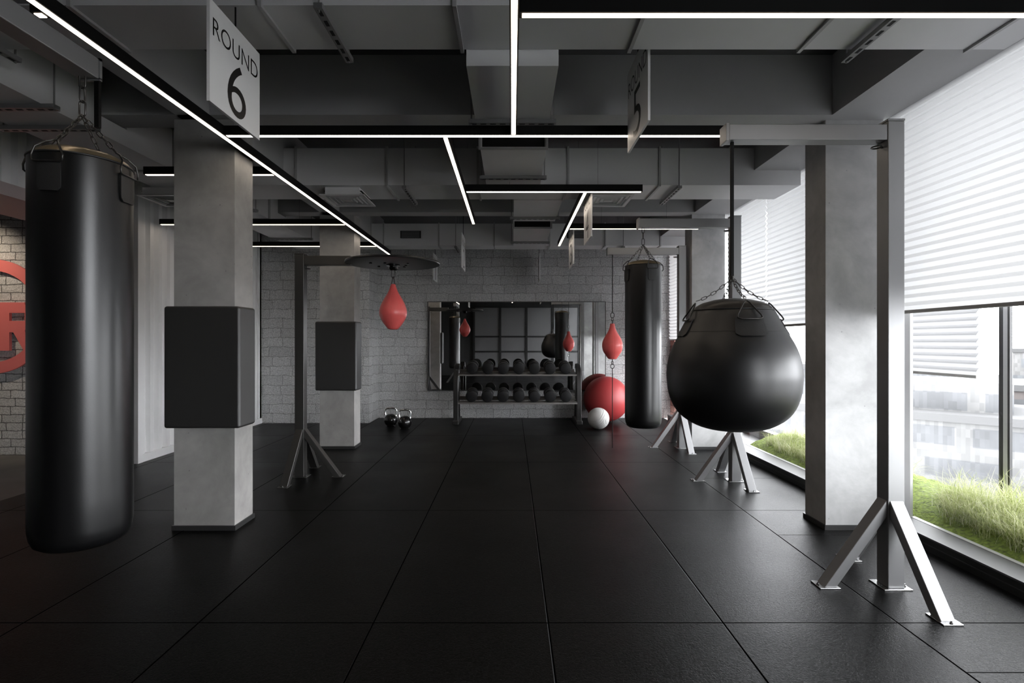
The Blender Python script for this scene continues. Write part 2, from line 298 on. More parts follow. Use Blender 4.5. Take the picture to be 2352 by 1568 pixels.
class MB:
    def __init__(s): s.v = []; s.f = []; s.mi = []
    def add(s, vs, fs, mi=0):
        n = len(s.v); s.v += [tuple(p) for p in vs]; s.f += [tuple(i+n for i in f) for f in fs]; s.mi += [mi]*len(fs); return s
    def box(s, x0, x1, y0, y1, z0, z1, mi=0):
        vs = [(x, y, z) for z in (z0, z1) for y in (y0, y1) for x in (x0, x1)]
        return s.add(vs, [(0, 2, 3, 1), (4, 5, 7, 6), (0, 1, 5, 4), (2, 6, 7, 3), (0, 4, 6, 2), (1, 3, 7, 5)], mi)
    def bar(s, a, b, w, d, up=(0, 0, 1), mi=0):
        """rectangular bar from a to b, w across, d deep"""
        a = V(a); b = V(b); t = (b-a).normalized(); up = V(up)
        x = t.cross(up)
        if x.length < 1e-4: x = t.cross(V((0, 1, 0)))
        x.normalize(); y = x.cross(t).normalized()
        vs = [p + x*w/2*i + y*d/2*j for p in (a, b) for (i, j) in ((-1, -1), (1, -1), (1, 1), (-1, 1))]
        return s.add(vs, [(0, 1, 2, 3)[::-1], (4, 5, 6, 7), (0, 1, 5, 4), (1, 2, 6, 5), (2, 3, 7, 6), (3, 0, 4, 7)][0:0] or
                     [(3, 2, 1, 0), (4, 5, 6, 7), (0, 1, 5, 4), (1, 2, 6, 5), (2, 3, 7, 6), (3, 0, 4, 7)], mi)
    def tube(s, pts, r, seg=10, closed=False, mi=0):
        pts = [V(p) for p in pts]; n = len(pts)
        rs = r if isinstance(r, (list, tuple)) else [r]*n
        tan = []
        for i in range(n):
            if closed: t = pts[(i+1) % n]-pts[i-1]
            else: t = pts[min(i+1, n-1)]-pts[max(i-1, 0)]
            tan.append(t.normalized())
        nrm = tan[0].cross(V((0, 0, 1)))
        if nrm.length < 1e-3: nrm = tan[0].cross(V((0, 1, 0)))
        nrm.normalize(); vs = []
        for i in range(n):
            nrm = (nrm - tan[i]*nrm.dot(tan[i])).normalized(); bn = tan[i].cross(nrm)
            for k in range(seg):
                a = 2*PI*k/seg; vs.append(pts[i]+(nrm*math.cos(a)+bn*math.sin(a))*rs[i])
        fs = []
        for i in range(n if closed else n-1):
            j = (i+1) % n
            for k in range(seg):
                l = (k+1) % seg; fs.append((i*seg+k, j*seg+k, j*seg+l, i*seg+l)[::-1])
        if not closed:
            fs.append(tuple(range(seg))); fs.append(tuple((n-1)*seg+k for k in range(seg))[::-1])
        return s.add(vs, fs, mi)
    def cyl(s, a, b, r, seg=16, mi=0): return s.tube([a, b], r, seg, mi=mi)
    def lathe(s, prof, c=(0, 0, 0), seg=48, mi=0, axis='z'):
        """prof: (radius, height) from bottom to top; radius 0 closes"""
        vs = []; fs = []; rings = []
        for r, z in prof:
            if r < 1e-6: rings.append([len(vs)]); vs.append((0, 0, z))
            else:
                rings.append(list(range(len(vs), len(vs)+seg)))
                vs += [(r*math.cos(2*PI*k/seg), r*math.sin(2*PI*k/seg), z) for k in range(seg)]
        for a, b in zip(rings[:-1], rings[1:]):
            for k in range(seg):
                l = (k+1) % seg
                if len(a) == 1 and len(b) == 1: continue
                if len(a) == 1: fs.append((a[0], b[l], b[k]))
                elif len(b) == 1: fs.append((a[k], a[l], b[0]))
                else: fs.append((a[k], a[l], b[l], b[k]))
        if len(rings[0]) > 1: fs.append(tuple(rings[0][::-1]))
        if len(rings[-1]) > 1: fs.append(tuple(rings[-1]))
        if axis == 'y': vs = [(x, z, -y) for x, y, z in vs]
        if axis == 'x': vs = [(z, y, -x) for x, y, z in vs]
        c = V(c)
        return s.add([V(p)+c for p in vs], fs, mi)
    def sphere(s, c, r, seg=32, rings=16, sq=(1, 1, 1)):
        prof = [(r*math.sin(PI*i/rings), -r*math.cos(PI*i/rings)) for i in range(rings+1)]
        prof[0] = (0, -r); prof[-1] = (0, r)
        n = len(s.v); s.lathe(prof, (0, 0, 0), seg)
        c = V(c)
        for i in range(n, len(s.v)):
            p = s.v[i]; s.v[i] = (p[0]*sq[0]+c.x, p[1]*sq[1]+c.y, p[2]*sq[2]+c.z)
        return s
    def build(s, name, mats, parent=None, smooth=False, bevel=0., bseg=2, auto=None, origin=None):
        if not isinstance(mats, (list, tuple)): mats = [mats]
        if parent is not None: off = root_loc(parent)
        elif origin is not None: off = V(origin)
        else:
            lo = [min(p[i] for p in s.v) for i in range(3)]; hi = [max(p[i] for p in s.v) for i in range(3)]
            off = V(((lo[0]+hi[0])/2, (lo[1]+hi[1])/2, lo[2]))
        me = bpy.data.meshes.new(name)
        me.from_pydata([tuple(V(p)-off) for p in s.v], [], s.f)
        for m in mats: me.materials.append(m)
        for p, mi in zip(me.polygons, s.mi): p.material_index = mi
        me.update()
        if smooth:
            me.shade_smooth()
            if auto is not None: me.set_sharp_from_angle(angle=math.radians(auto))
        o = bpy.data.objects.new(name, me); COL.objects.link(o)
        if parent is not None: o.parent = parent
        else: o.location = off
        if bevel:
            b = o.modifiers.new('bevel', 'BEVEL'); b.width = bevel; b.segments = bseg; b.limit_method = 'ANGLE'; b.angle_limit = math.radians(40)
            if bseg > 2: me.shade_smooth(); b.harden_normals = True
        return o

def children(o): return [c for c in bpy.data.objects if c.parent == o]
def copy_tree(o, kids, parent=None):
    c = o.copy(); COL.objects.link(c)
    if parent is not None: c.parent = parent
    for ch in kids.get(o.name, []): copy_tree(ch, kids, c)
    return c
def kid_map():
    k = {}
    for o in bpy.data.objects:
        if o.parent: k.setdefault(o.parent.name, []).append(o)
    return k
def struct(o): o['kind'] = 'structure'; return o

# pixel helpers (used only while measuring positions): camera at (0,0,1.4), f = 1200 px at 2352 wide
F = 1200.; CH = 1.4

# ------------------------------------------------------------------ camera
cam = bpy.data.cameras.new('camera'); co = bpy.data.objects.new('camera', cam); COL.objects.link(co)
co.location = (0, 0, CH); co.rotation_euler = (PI/2, 0, 0)
cam.sensor_width = 36; cam.lens = F/2352*36; cam.clip_end = 800; cam.clip_start = .05
sc.camera = co

# ------------------------------------------------------------------ shell
WX = 2.775          # room side of the window line
FARY = 9.57
LX = -4.30
BACKY = -2.6  # room deepened behind the camera so more window light enters
m = MB(); m.box(-4.5, WX, BACKY, FARY+.2, -.1, 0); struct(m.build('floor', M['floor']))
m = MB(); m.box(-8.4, -4.5, BACKY, 6.7, -.1, 0); struct(m.build('floor', M['wood_floor']))
m = MB(); m.box(-8.4, 3.9, BACKY-.2, FARY+.2, 3.484, 3.68); struct(m.build('ceiling', M['slab']))
m = MB(); m.box(-2.45, 2.90, FARY, FARY+.2, 0, 3.484); struct(m.build('wall_far', M['brick']))
m = MB(); m.box(-4.45, -2.448, 8.96, FARY+.2, 0, 3.484); struct(m.build('wall_far_left', M['brick']))
m = MB(); m.box(2.90, 3.80, FARY-.25, FARY+.2, -.4, 3.68); struct(m.build('wall_outside', M['brick_pink']))
# back wall with dark partition
m = MB(); m.box(-8.4, 3.0, BACKY-.2, BACKY, 0, 3.484); struct(m.build('wall_back', M['wall_dark']))
w = struct(empty('window_5', (.6, BACKY, 0)))
m = MB()
for i in range(5):
    x = -1.576+i*1.087; m.box(x-.045, x+.045, BACKY+.005, BACKY+.07, 0.1, 2.83)
for z in (.1, .98, 1.60, 2.83): m.box(-1.576, 2.772, BACKY+.005, BACKY+.065, z-.035, z+.035)
m.build('partition_frame', M['mull'], w)
for i in range(4):
    x = -1.576+i*1.087
    for (z0, z1) in ((.135, .945), (1.015, 1.565), (1.635, 2.795)):
        MB().box(x+.045, x+1.042, BACKY+.01, BACKY+.035, z0, z1).build('pane', M['panel'], w)
# left: corrugated wall, container header, recess with brick
def corrugated(a0, a1, z0, z1, x, d=.045, pitch=.15):
    """vertical trapezoid ribs along Y on the plane x, facing +X"""
    m = MB(); y = a0; pts = []
    while y < a1-1e-6:
        for dy, dx in ((0, 0), (.055, 0), (.075, -d), (.13, -d)):
            pts.append((x+dx, min(y+dy, a1)))
        y += pitch
    pts.append((x, a1))
    vs = [(px, py, z) for z in (z0, z1) for px, py in pts]; n = len(pts)
    m.add(vs, [(i, i+1, n+i+1, n+i) for i in range(n-1)])
    m.box(x-.08, x-.05, a0, a1, z0, z1)
    return m
w = struct(empty('wall_left', (LX, 7.4, 0)))
corrugated(6.06, 8.96, .09, 3.48, LX-.0).build('corrugated_sheet', M['corr'], w)
m = MB(); m.box(LX-.08, LX+.015, 6.06, 8.96, 0, .09); m.box(LX-.10, LX+.02, 5.98, 6.06, 0, 3.48); m.box(LX-.06, LX+.0, 8.86, 8.96, .09, 3.48)
m.build('steel_rail', M['corr'], w)
w = struct(empty('wall_left_header', (-4.4, 2.8, 2.65)))
corrugated(BACKY, 5.98, 2.76, 3.48, -4.35).build('corrugated_sheet', M['corr'], w)
m = MB(); m.box(-5.03, -4.33, BACKY, 5.98, 2.65, 2.76); m.build('steel_rail', simple('header_rail_paint', (.5, .42, .42), .5), w)
m = MB(); m.box(-8.4, -4.41, 6.44, 6.64, 0, 3.484); struct(m.build('wall_recess', M['brick_small']))
m = MB(); m.box(-8.4, -8.2, BACKY, 6.44, 0, 3.484); struct(m.build('wall_recess_side', M['brick_small']))
# beams
def beam(i, x0, x1, y0, y1, z0, z1=3.484): return struct(MB().box(x0, x1, y0, y1, z0, z1).build('trim_%d' % i, M['paint']))
HB = 3.048
beam(1, -8.2, 2.33, 3.80, 4.03, HB); beam(2, -4.3, 2.33, 6.66, 6.87, HB); beam(3, -8.2, 2.33, .95, 1.2, HB)
beam(4, 2.33, 2.90, BACKY, FARY, HB); beam(5, -2.45, -2.2, BACKY, 8.96, HB)
beam(6, 2.90, 3.75, BACKY-.2, FARY-.25, 3.30)

# ------------------------------------------------------------------ columns and pads
def column(x0, x1, y0, y1, label, side):
    t = empty('concrete_column', ((x0+x1)/2, (y0+y1)/2, 0), label, 'column', 'concrete columns')
    MB().box(x0, x1, y0, y1, 0, HB).build('shaft', M['concrete' if side else 'concrete_window_lit'], t)
    m = MB(); e = .012; h = .035
    m.box(x0-e, x1+e, y0-e, y0, 0, h); m.box(x0-e, x1+e, y1, y1+e, 0, h); m.box(x0-e, x0, y0, y1, 0, h); m.box(x1, x1+e, y0, y1, 0, h)
    m.build('plinth', M['plinth'], t)
    return t
column(-2.51, -2.06, 3.88, 4.15, 'grey concrete column on the left with the larger black wall pad strapped round it', 1)
column(-2.51, -2.06, 6.82, 7.09, 'grey concrete column further back on the left, behind the speed bag stand', 1)
column(2.335, 2.765, 3.89, 4.16, 'brightly lit concrete column by the window directly behind the nearest steel stand', 0)
column(2.335, 2.765, .96, 1.23, 'brightly lit concrete column beyond the right edge, seen only as a reflection in the wall mirror', 0)
column(2.335, 2.765, 6.78, 7.05, 'brightly lit concrete column by the window behind the round ball bag', 0)
def pad(x0, x1, y0, y1, label):
    o = MB().box(x0, x1, y0, y1, .762, 1.659).build('column_pad', M['pad'], bevel=.022, bseg=4)
    # inner void so that the pad wraps the shaft
    return tag(o, label, 'pad', 'padding round the left columns')
def pad_wrap(cx0, cx1, cy0, y0, x0, x1, y1, label):
    m = MB()
    # U shaped wrap: front slab and two cheeks
    z0, z1 = .762, 1.659
    P = [(x0, y1), (x0, y0), (x1, y0), (x1, y1), (cx1+.003, y1), (cx1+.003, cy0-.003), (cx0-.003, cy0-.003), (cx0-.003, y1)]
    n = len(P); vs = [(x, y, z) for z in (z0, z1) for x, y in P]
    fs = [(i, (i+1) % n, n+(i+1) % n, n+i) for i in range(n)]
    fs += [(0, 7, 6, 1)[::1], (1, 6, 5, 2), (2, 5, 4, 3)]
    fs += [(8, 9, 14, 15), (9, 10, 13, 14), (10, 11, 12, 13)]
    m.add(vs, fs)
    o = m.build('column_pad', M['pad'], bevel=.028, bseg=5)
    bm = bmesh.new(); bm.from_mesh(o.data); bmesh.ops.recalc_face_normals(bm, faces=bm.faces); bm.to_mesh(o.data); bm.free()
    return tag(o, label, 'pad', 'padding round the left columns')
pad_wrap(-2.51, -2.06, 3.88, 3.825, -2.555, -1.995, 4.07, 'large charcoal vinyl pad wrapped round the nearer left column')
pad_wrap(-2.51, -2.06, 6.82, 6.765, -2.555, -2.015, 7.01, 'charcoal vinyl pad wrapped round the further left column beside the speed bag')

# ------------------------------------------------------------------ ducts
def perf_strut(t, x, y0, y1, z, ztop, w=.042, h=.026, slots=True):
    m = MB(); m.box(x-w/2, x+w/2, y0, y1, z-h, z)
    if slots:
        n = max(3, int((y1-y0)/.075))
        for i in range(n):
            yy = y0+(i+.5)*(y1-y0)/n; m.box(x-w*.2, x+w*.2, yy-.022, yy+.022, z-h-.0015, z-h+.001, mi=1)
    m.build('hanger_strut', [M['strut'], M['slot']], t)
    for yy in (y0+.018, y1-.018):
        MB().cyl((x, yy, z-h-.01), (x, yy, ztop), .0055, 8).build('threaded_rod', M['strut'], t)
def cross_duct(x0, x1, y0, y1, z0, z1, flanges, struts, label, grilles=()):
    t = empty('ventilation_duct', ((x0+x1)/2, (y0+y1)/2, z0), label, 'duct', 'grey ventilation ducts under the ceiling')
    MB().box(x0, x1, y0, y1, z0, z1).build('duct_body', M['duct'], t)
    for x in flanges:
        m = MB(); e = .014; a, b = x-.010, x+.010
        m.box(a, b, y0-e, y0, z0-e, z1+e); m.box(a, b, y1, y1+e, z0-e, z1+e); m.box(a, b, y0, y1, z0-e, z0); m.box(a, b, y0, y1, z1, z1+e)
        m.build('flange', M['duct_trim'], t)
    for x in struts: perf_strut(t, x, y0-.05, y1+.06, z0-.018, 3.484)
    for (gx0, gx1, gz0, gz1) in grilles:
        m = MB(); m.box(gx0, gx1, y0-.012, y0, gz0, gz1)
        for k in range(6):
            z = gz0+.012+(gz1-gz0-.024)*k/5; m.box(gx0+.015, gx1-.015, y0-.016, y0-.010, z-.003, z+.003, mi=1)
        m.build('air_grille', [M['slot'], M['duct_trim']], t)
    return t
cross_duct(-4.28, 2.765, 2.55, 2.935, 3.04, 3.40, (-3.09, -2.155, -1.228, -.28, .66, 1.615, 2.555), (-2.83, -.93, 1.905),
           'wide flat grey duct crossing the ceiling nearest the camera, just behind the first light bar')
cross_duct(-2.98, 2.78, 5.03, 5.533, 2.905, 3.261, (-2.08, -1.203, -.33, .54, 1.421), (-1.03, 1.60),
           'middle grey duct crossing the ceiling that carries the two square air diffusers')
cross_duct(-2.98, 2.765, 8.20, 8.54, 2.905, 3.25, (-2.016, -1.148, -.28, .59, 1.462, 2.33), (-.88, 1.74),
           'farthest grey duct crossing in front of the brick wall with two dark grilles', ((-1.75, -1.43, 3.02, 3.135), (.86, 1.15, 3.02, 3.135)))
# long left duct (along the room)
t = empty('ventilation_duct', (-3.24, 4, 2.905), 'long grey duct running down the left side above the heavy bag', 'duct', 'grey ventilation ducts under the ceiling')
MB().box(-3.5, -2.98, BACKY+.05, 8.5, 2.905, 3.035).build('duct_body', M['duct'], t)
MB().box(-3.5, -2.98, 4.04, 6.65, 3.035, 3.261).build('duct_body', M['duct'], t)
MB().box(-3.5, -2.98, 3.0, 3.79, 3.035, 3.261).build('duct_body', M['duct'], t)
MB().box(-3.5, -2.98, 1.25, 2.5, 3.035, 3.261).build('duct_body', M['duct'], t)
MB().box(-3.5, -2.98, 6.88, 8.5, 3.035, 3.261).build('duct_body', M['duct'], t)
def xstrut(t, x0, x1, y, z, ztop, w=.045, h=.028, slots=True):
    m = MB(); m.box(x0, x1, y-w/2, y+w/2, z-h, z)
    if slots:
        n = max(3, int((x1-x0)/.065))
        for i in range(n):
            xx = x0+(i+.5)*(x1-x0)/n; m.box(xx-.020, xx+.020, y-w*.16, y+w*.16, z-h-.0015, z-h+.001, mi=1)
    m.build('hanger_strut', [M['strut'], M['slot']], t)
    for xx in (x0+.018, x1-.018):
        MB().cyl((xx, y, z-h-.008), (xx, y, ztop), .0055, 8).build('threaded_rod', M['strut'], t)
for y in (3.33, 3.66, 5.95, 7.6): xstrut(t, -3.58, -2.90, y, 2.905, 3.48 if y != 3.66 else 3.3, w=.05)
for y in (2.30, 4.6, 6.4):
    m = MB(); e = .016; m.box(-3.5-e, -2.98+e, y-.016, y+.016, 2.905-e, 2.905); m.box(-2.98, -2.98+e, y-.016, y+.016, 2.905, 3.26); m.box(-3.5-e, -3.5, y-.016, y+.016, 2.905, 3.26)
    m.build('flange', M['duct_trim'], t)
# short centre ducts
def centre_duct(x0, x1, y0, y1, z0, z1, hang, label, mouth=True):
    t = empty('ventilation_duct', ((x0+x1)/2, (y0+y1)/2, z0), label, 'duct', 'grey ventilation ducts under the ceiling')
    m = MB(); w = .012
    m.box(x0, x1, y0, y1, z0, z0+w); m.box(x0, x1, y0, y1, z1-w, z1); m.box(x0, x0+w, y0, y1, z0+w, z1-w); m.box(x1-w, x1, y0, y1, z0+w, z1-w)
    m.build('duct_body', M['duct'], t)
    if mouth:
        MB().box(x0+w, x1-w, y0+.05, y0+.06, z0+w, z1-w).build('mouth_shade_panel', M['slot'], t)  # black sheet standing in for the dark inside of the open duct
    if not mouth: MB().box(x0+w, x1-w, y0, y0+.01, z0+w, z1-w).build('end_panel', M['duct'], t)
    if mouth:
        m = MB(); e = .012
        m.box(x0-e, x1+e, y0-.02, y0, z0-e, z0); m.box(x0-e, x1+e, y0-.02, y0, z1, z1+e); m.box(x0-e, x0+.002, y0-.02, y0, z0, z1); m.box(x1-.002, x1+e, y0-.02, y0, z0, z1)
        m.build('flange', M['duct_trim'], t)
    for y in hang: xstrut(t, x0-.045, x1+.045, y, z0, 3.484)
    return t
centre_duct(-.257, .262, 2.94, 3.74, 2.95, 3.25, (3.66,), 'short centre duct hanging between the nearest cross duct and the first beam', False)
centre_duct(-.246, .268, 4.06, 5.02, 2.90, 3.20, (4.74,), 'short centre duct with a black mouth just behind the long light bar')
centre_duct(.02, .535, 5.56, 6.52, 2.90, 3.20, (6.30,), 'short centre duct hanging behind the middle light bar with the two diffusers beside it', False)
centre_duct(.02, .52, 6.90, 8.18, 2.90, 3.04, (7.85,), 'farthest short centre duct with a black mouth near the brick wall')

# square diffusers
def diffuser(x0, y0, w, z0, z1, label):
    t = empty('air_diffuser', (x0+w/2, y0+w/2, z0), label, 'vent', 'square ceiling diffusers')
    e = .05; MB().box(x0+e, x0+w-e, y0+e*.4, y0+w-e*.4, z0+.012, z1).build('plenum_box', M['duct'], t)
    m = MB()
    def ring(a, b, za, zb, th=.004):
        # sloped square ring from inset a (z=za) to inset b (z=zb)
        A = [(x0+a, y0+a), (x0+w-a, y0+a), (x0+w-a, y0+w-a), (x0+a, y0+w-a)]
        B = [(x0+b, y0+b), (x0+w-b, y0+b), (x0+w-b, y0+w-b), (x0+b, y0+w-b)]
        vs = [(p[0], p[1], za) for p in A]+[(p[0], p[1], zb) for p in B]+[(p[0], p[1], za+th) for p in A]+[(p[0], p[1], zb+th) for p in B]
        fs = []
        for i in range(4):
            j = (i+1) % 4; fs += [(i, j, 4+j, 4+i), (8+i, 12+i, 12+j, 8+j), (i, 8+i, 8+j, j), (4+i, 4+j, 12+j, 12+i)]
        m.add(vs, fs)
    ring(0, .03, z0, z0, .012)
    for k in range(4):
        a = .042+k*.042; ring(a, a+.024, z0+.030, z0+.001, .003)
    m.box(x0+w*.42, x0+w*.58, y0+w*.42, y0+w*.58, z0, z0+.004)
    m.build('louvre_grille', M['vent'], t)
    MB().box(x0+.03, x0+w-.03, y0+.03, y0+w-.03, z0+.050, z0+.054).build('dark_throat', M['slot'], t)
diffuser(-1.875, 5.08, .435, 2.822, 2.905, 'square louvred diffuser under the middle duct, right of the long diagonal light')
diffuser(.745, 5.08, .445, 2.822, 2.905, 'square louvred diffuser under the middle duct, beside the hanging round four sign')
diffuser(-3.66, 5.08, .435, 2.822, 2.905, 'square louvred diffuser at far left beside the corrugated wall')
# ------------------------------------------------------------------ LED bars
ZL = 2.80
def led(a, b, label, drop=2, vis=True):
    a = V(a); b = V(b); t = empty('linear_light', ((a+b)/2).to_tuple(), label, 'light', 'linear ceiling lights')
    w = .042; hh = .066
    if abs(a.x-b.x) > abs(a.y-b.y):
        x0, x1 = sorted((a.x, b.x)); y = a.y
        MB().box(x0, x1, y-w/2, y+w/2, ZL+.002, ZL+hh).build('housing', M['black'], t)
        MB().box(x0+.012, x1-.012, y-.0135, y+.0135, ZL-.001, ZL+.002).build('light_strip', M['led'], t)
        for i in range(drop):
            x = x0+(x1-x0)*(i+.5)/drop; MB().cyl((x, y, ZL+hh), (x, y, 3.484), .0010, 5).build('suspension_wire', M['black'], t)
    else:
        y0, y1 = sorted((a.y, b.y)); x = a.x
        MB().box(x-w/2, x+w/2, y0, y1, ZL+.002, ZL+hh).build('housing', M['black'], t)
        MB().box(x-.0135, x+.0135, y0+.012, y1-.012, ZL-.001, ZL+.002).build('light_strip', M['led'], t)
        for i in range(drop):
            y = y0+(y1-y0)*(i+.37)/drop; MB().cyl((x, y, ZL+hh), (x, y, 3.484), .0010, 5).build('suspension_wire', M['black'], t)
    return t
E = .0215
led((-1.977, -.5, ZL), (-1.977, 8.44, ZL), 'longest black light bar running diagonally down the left side of the picture', 5)
led((.010, .2, ZL), (.010, 3.567-E, ZL), 'light bar pointing straight at the camera at top centre', 2)
led((.010+E, 2.246, ZL), (2.3, 2.246, ZL), 'cross light bar along the top right edge of the picture', 2)
led((-2.055, 2.246, ZL), (-1.977-E, 2.246, ZL), 'tiny stub of light bar on the left of the longest bar, top left corner', 1)
led((-1.977+E, 3.567, ZL), (2.25, 3.567, ZL), 'long cross light bar passing behind the round six and round five signs', 0)
led((-3.09, 4.398, ZL), (-1.977-E, 4.398, ZL), 'short cross light bar behind the top of the nearer left column', 2)
led((-4.22, 6.27, ZL), (-1.977-E, 6.27, ZL), 'cross light bar reaching the white corrugated wall', 2)
led((-4.0, 7.70, ZL), (-1.977-E, 7.70, ZL), 'farthest cross light bar on the left, above the speed bag stand', 2)
led((-.4585, 3.567+E, ZL), (-.4585, 6.245, ZL), 'slanting light bar left of centre leading toward the brick wall', 2)
led((-.4585+E, 4.898, ZL), (1.22, 4.898, ZL), 'middle cross light bar in front of the round four sign', 2)
led((.69, 4.898+E, ZL), (.69, 7.67, ZL), 'slanting light bar right of centre between the small hanging signs', 2)
led((.69+E, 6.51, ZL), (2.33, 6.51, ZL), 'thin far cross light bar passing the second steel stand on the right', 2)

# ------------------------------------------------------------------ hanging round signs
def text_mesh(txt, x0, x1, z0, z1, bold=0.):
    """flat lettering scaled into a box, in local (u, z) plane; returns verts, faces"""
    cu = bpy.data.curves.new('txt', 'FONT'); cu.body = txt; cu.size = 1; cu.resolution_u = 6; cu.offset = bold; cu.extrude = 0
    ob = bpy.data.objects.new('txt', cu); COL.objects.link(ob)
    dg = bpy.context.evaluated_depsgraph_get(); me = ob.evaluated_get(dg).to_mesh()
    vs = [tuple(v.co) for v in me.vertices]; fs = [tuple(p.vertices) for p in me.polygons]
    ob.evaluated_get(dg).to_mesh_clear(); bpy.data.objects.remove(ob); bpy.data.curves.remove(cu)
    ax = min(v[0] for v in vs); bx = max(v[0] for v in vs); ay = min(v[1] for v in vs); by = max(v[1] for v in vs)
    vs = [(x0+(v[0]-ax)/(bx-ax)*(x1-x0), z0+(v[1]-ay)/(by-ay)*(z1-z0)) for v in vs]
    return vs, fs
def round_sign(x, y0, s, zb, digit, face, label, rod_top=3.04, dw=.37):
    t = empty('hanging_sign', (x, y0+s/2, zb), label, 'sign', 'hanging round number signs')
    MB().box(x-.007, x+.007, y0, y0+s, zb, zb+s).build('board', M['sign'], t)
    for nm, txt, u0, u1, v0, v1, bd in (('word_lettering', 'ROUND', .05, .95, .665, .845, -.005), ('number_lettering', digit, .5-dw/2, .5+dw/2, .05, .61, -.004)):
        for fc in (face, -face):
            vs, fs = text_mesh(txt, u0*s, u1*s, v0*s, v1*s, bd)
            if fc > 0: vv = [(x+.0078, y0+u, zb+z) for u, z in vs]
            else: vv = [(x-.0078, y0+s-u, zb+z) for u, z in vs]
            m = MB(); m.add(vv, fs); m.build(nm, M['ink'], t)
    MB().cyl((x, y0+s/2, zb+s), (x, y0+s/2, rod_top), .004, 8).build('hanging_rod', M['black'], t)
    return t
round_sign(-1.358, 2.335, .462, CH+1.076, '6', 1, 'large pale sign reading round 6, hanging at upper left', 3.04)
round_sign(.79, 3.01, .527, CH+1.274, '5', -1, 'pale sign reading round 5, hanging near the top right of centre', 3.484)
round_sign(.76, 4.985, .49, CH+1.004, '4', -1, 'narrow-looking sign reading round 4, under the middle cross light', 2.905)
round_sign(.80, 6.78, .50, CH+1.006, '3', -1, 'small far sign with number 3 beside the slanting light end', 3.484)
round_sign(-.716, 7.43, .50, CH+1.053, '2', 1, 'small sign seen nearly edge-on in front of the brick wall, above the mirror', 3.484, .3)
round_sign(-1.358, 8.99, .465, CH+1.064, '1', 1, 'small sign partly hidden by the right end of the speed bag board', 3.484, .12)
round_sign(.478, 8.99, .465, CH+1.064, '2', -1, 'sign seen exactly edge-on as a thin pale line on the brick wall', 3.484, .3)

# ------------------------------------------------------------------ chains
def link_pts(c, t, n, L, W):
    """stadium loop around centre c, long axis t, in plane (t, n)"""
    r = W/2; h = L/2-r; pts = []
    for k in range(7):
        a = -PI/2+PI*k/6; pts.append(c+t*(h+r*math.cos(a))+n*(r*math.sin(a)))
    for k in range(7):
        a = PI/2+PI*k/6; pts.append(c+t*(-h+r*math.cos(a))+n*(r*math.sin(a)))
    return pts
def chain(m, pts, L, W, wr, twist0=0):
    """chain links along a polyline"""
    pts = [V(p) for p in pts]; seg = [(b-a).length for a, b in zip(pts, pts[1:])]; tot = sum(seg)
    n = max(1, round(tot/(L-2*wr*1.1))); pitch = tot/n
    def at(d):
        for i, s in enumerate(seg):
            if d <= s or i == len(seg)-1: return pts[i].lerp(pts[i+1], d/s), (pts[i+1]-pts[i]).normalized()
            d -= s
    for i in range(n):
        c, t = at((i+.5)*pitch)
        a = t.cross(V((0, 0, 1)))
        if a.length < .05: a = V((1, 0, 0))
        a.normalize(); b = t.cross(a)
        nn = a if (i+twist0) % 2 == 0 else b
        m.tube(link_pts(c, t, nn, pitch+2*wr*1.1, W), wr, 6, closed=True)
def rounded_tri(apex, b0, b1, r=.012):
    P = [V(apex), V(b0), V(b1)]; out = []
    for i in range(3):
        p = P[i]; a = P[i-1]; b = P[(i+1) % 3]
        da = (a-p).normalized(); db = (b-p).normalized()
        for k in range(5):
            u = k/4; q = (p+da*r*(1-u)+db*r*u); q = q.lerp(p, .45*4*u*(1-u)); out.append(q)
    return out
def sag(a, b, s, n=10):
    a = V(a); b = V(b); return [a.lerp(b, i/n)-V((0, 0, s*4*(i/n)*(1-i/n))) for i in range(n+1)]

def surf_tab(m, prof_r, cx, cy, phi, z0, z1, w, th=.006, nz=8, nx=8):
    """leather tab hugging a surface of revolution; prof_r(z) gives the radius"""
    vs = []
    for o in (0, th):
        for i in range(nz+1):
            z = z0+(z1-z0)*i/nz; r = prof_r(z)+o
            # rounded lower corners
            ww = w
            e = (i/nz)
            if e < .2: ww = w*(.72+.28*math.sqrt(max(0, 1-(1-e/.2)**2)))
            for k in range(nx+1):
                a = phi+(k/nx-.5)*ww/prof_r((z0+z1)/2); vs.append((cx+r*math.cos(a), cy+r*math.sin(a), z))
    W = nx+1; H = (nz+1)*W; fs = []
    for i in range(nz):
        for k in range(nx):
            a = i*W+k; fs.append((H+a, H+a+1, H+a+W+1, H+a+W)); fs.append((a, a+W, a+W+1, a+1))
    for i in range(nz):
        fs.append((i*W, H+i*W, H+(i+1)*W, (i+1)*W)); fs.append((i*W+nx, (i+1)*W+nx, H+(i+1)*W+nx, H+i*W+nx))
    for k in range(nx):
        fs.append((k, k+1, H+k+1, H+k)); fs.append((nz*W+k, H+nz*W+k, H+nz*W+k+1, nz*W+k+1))
    m.add(vs, fs)

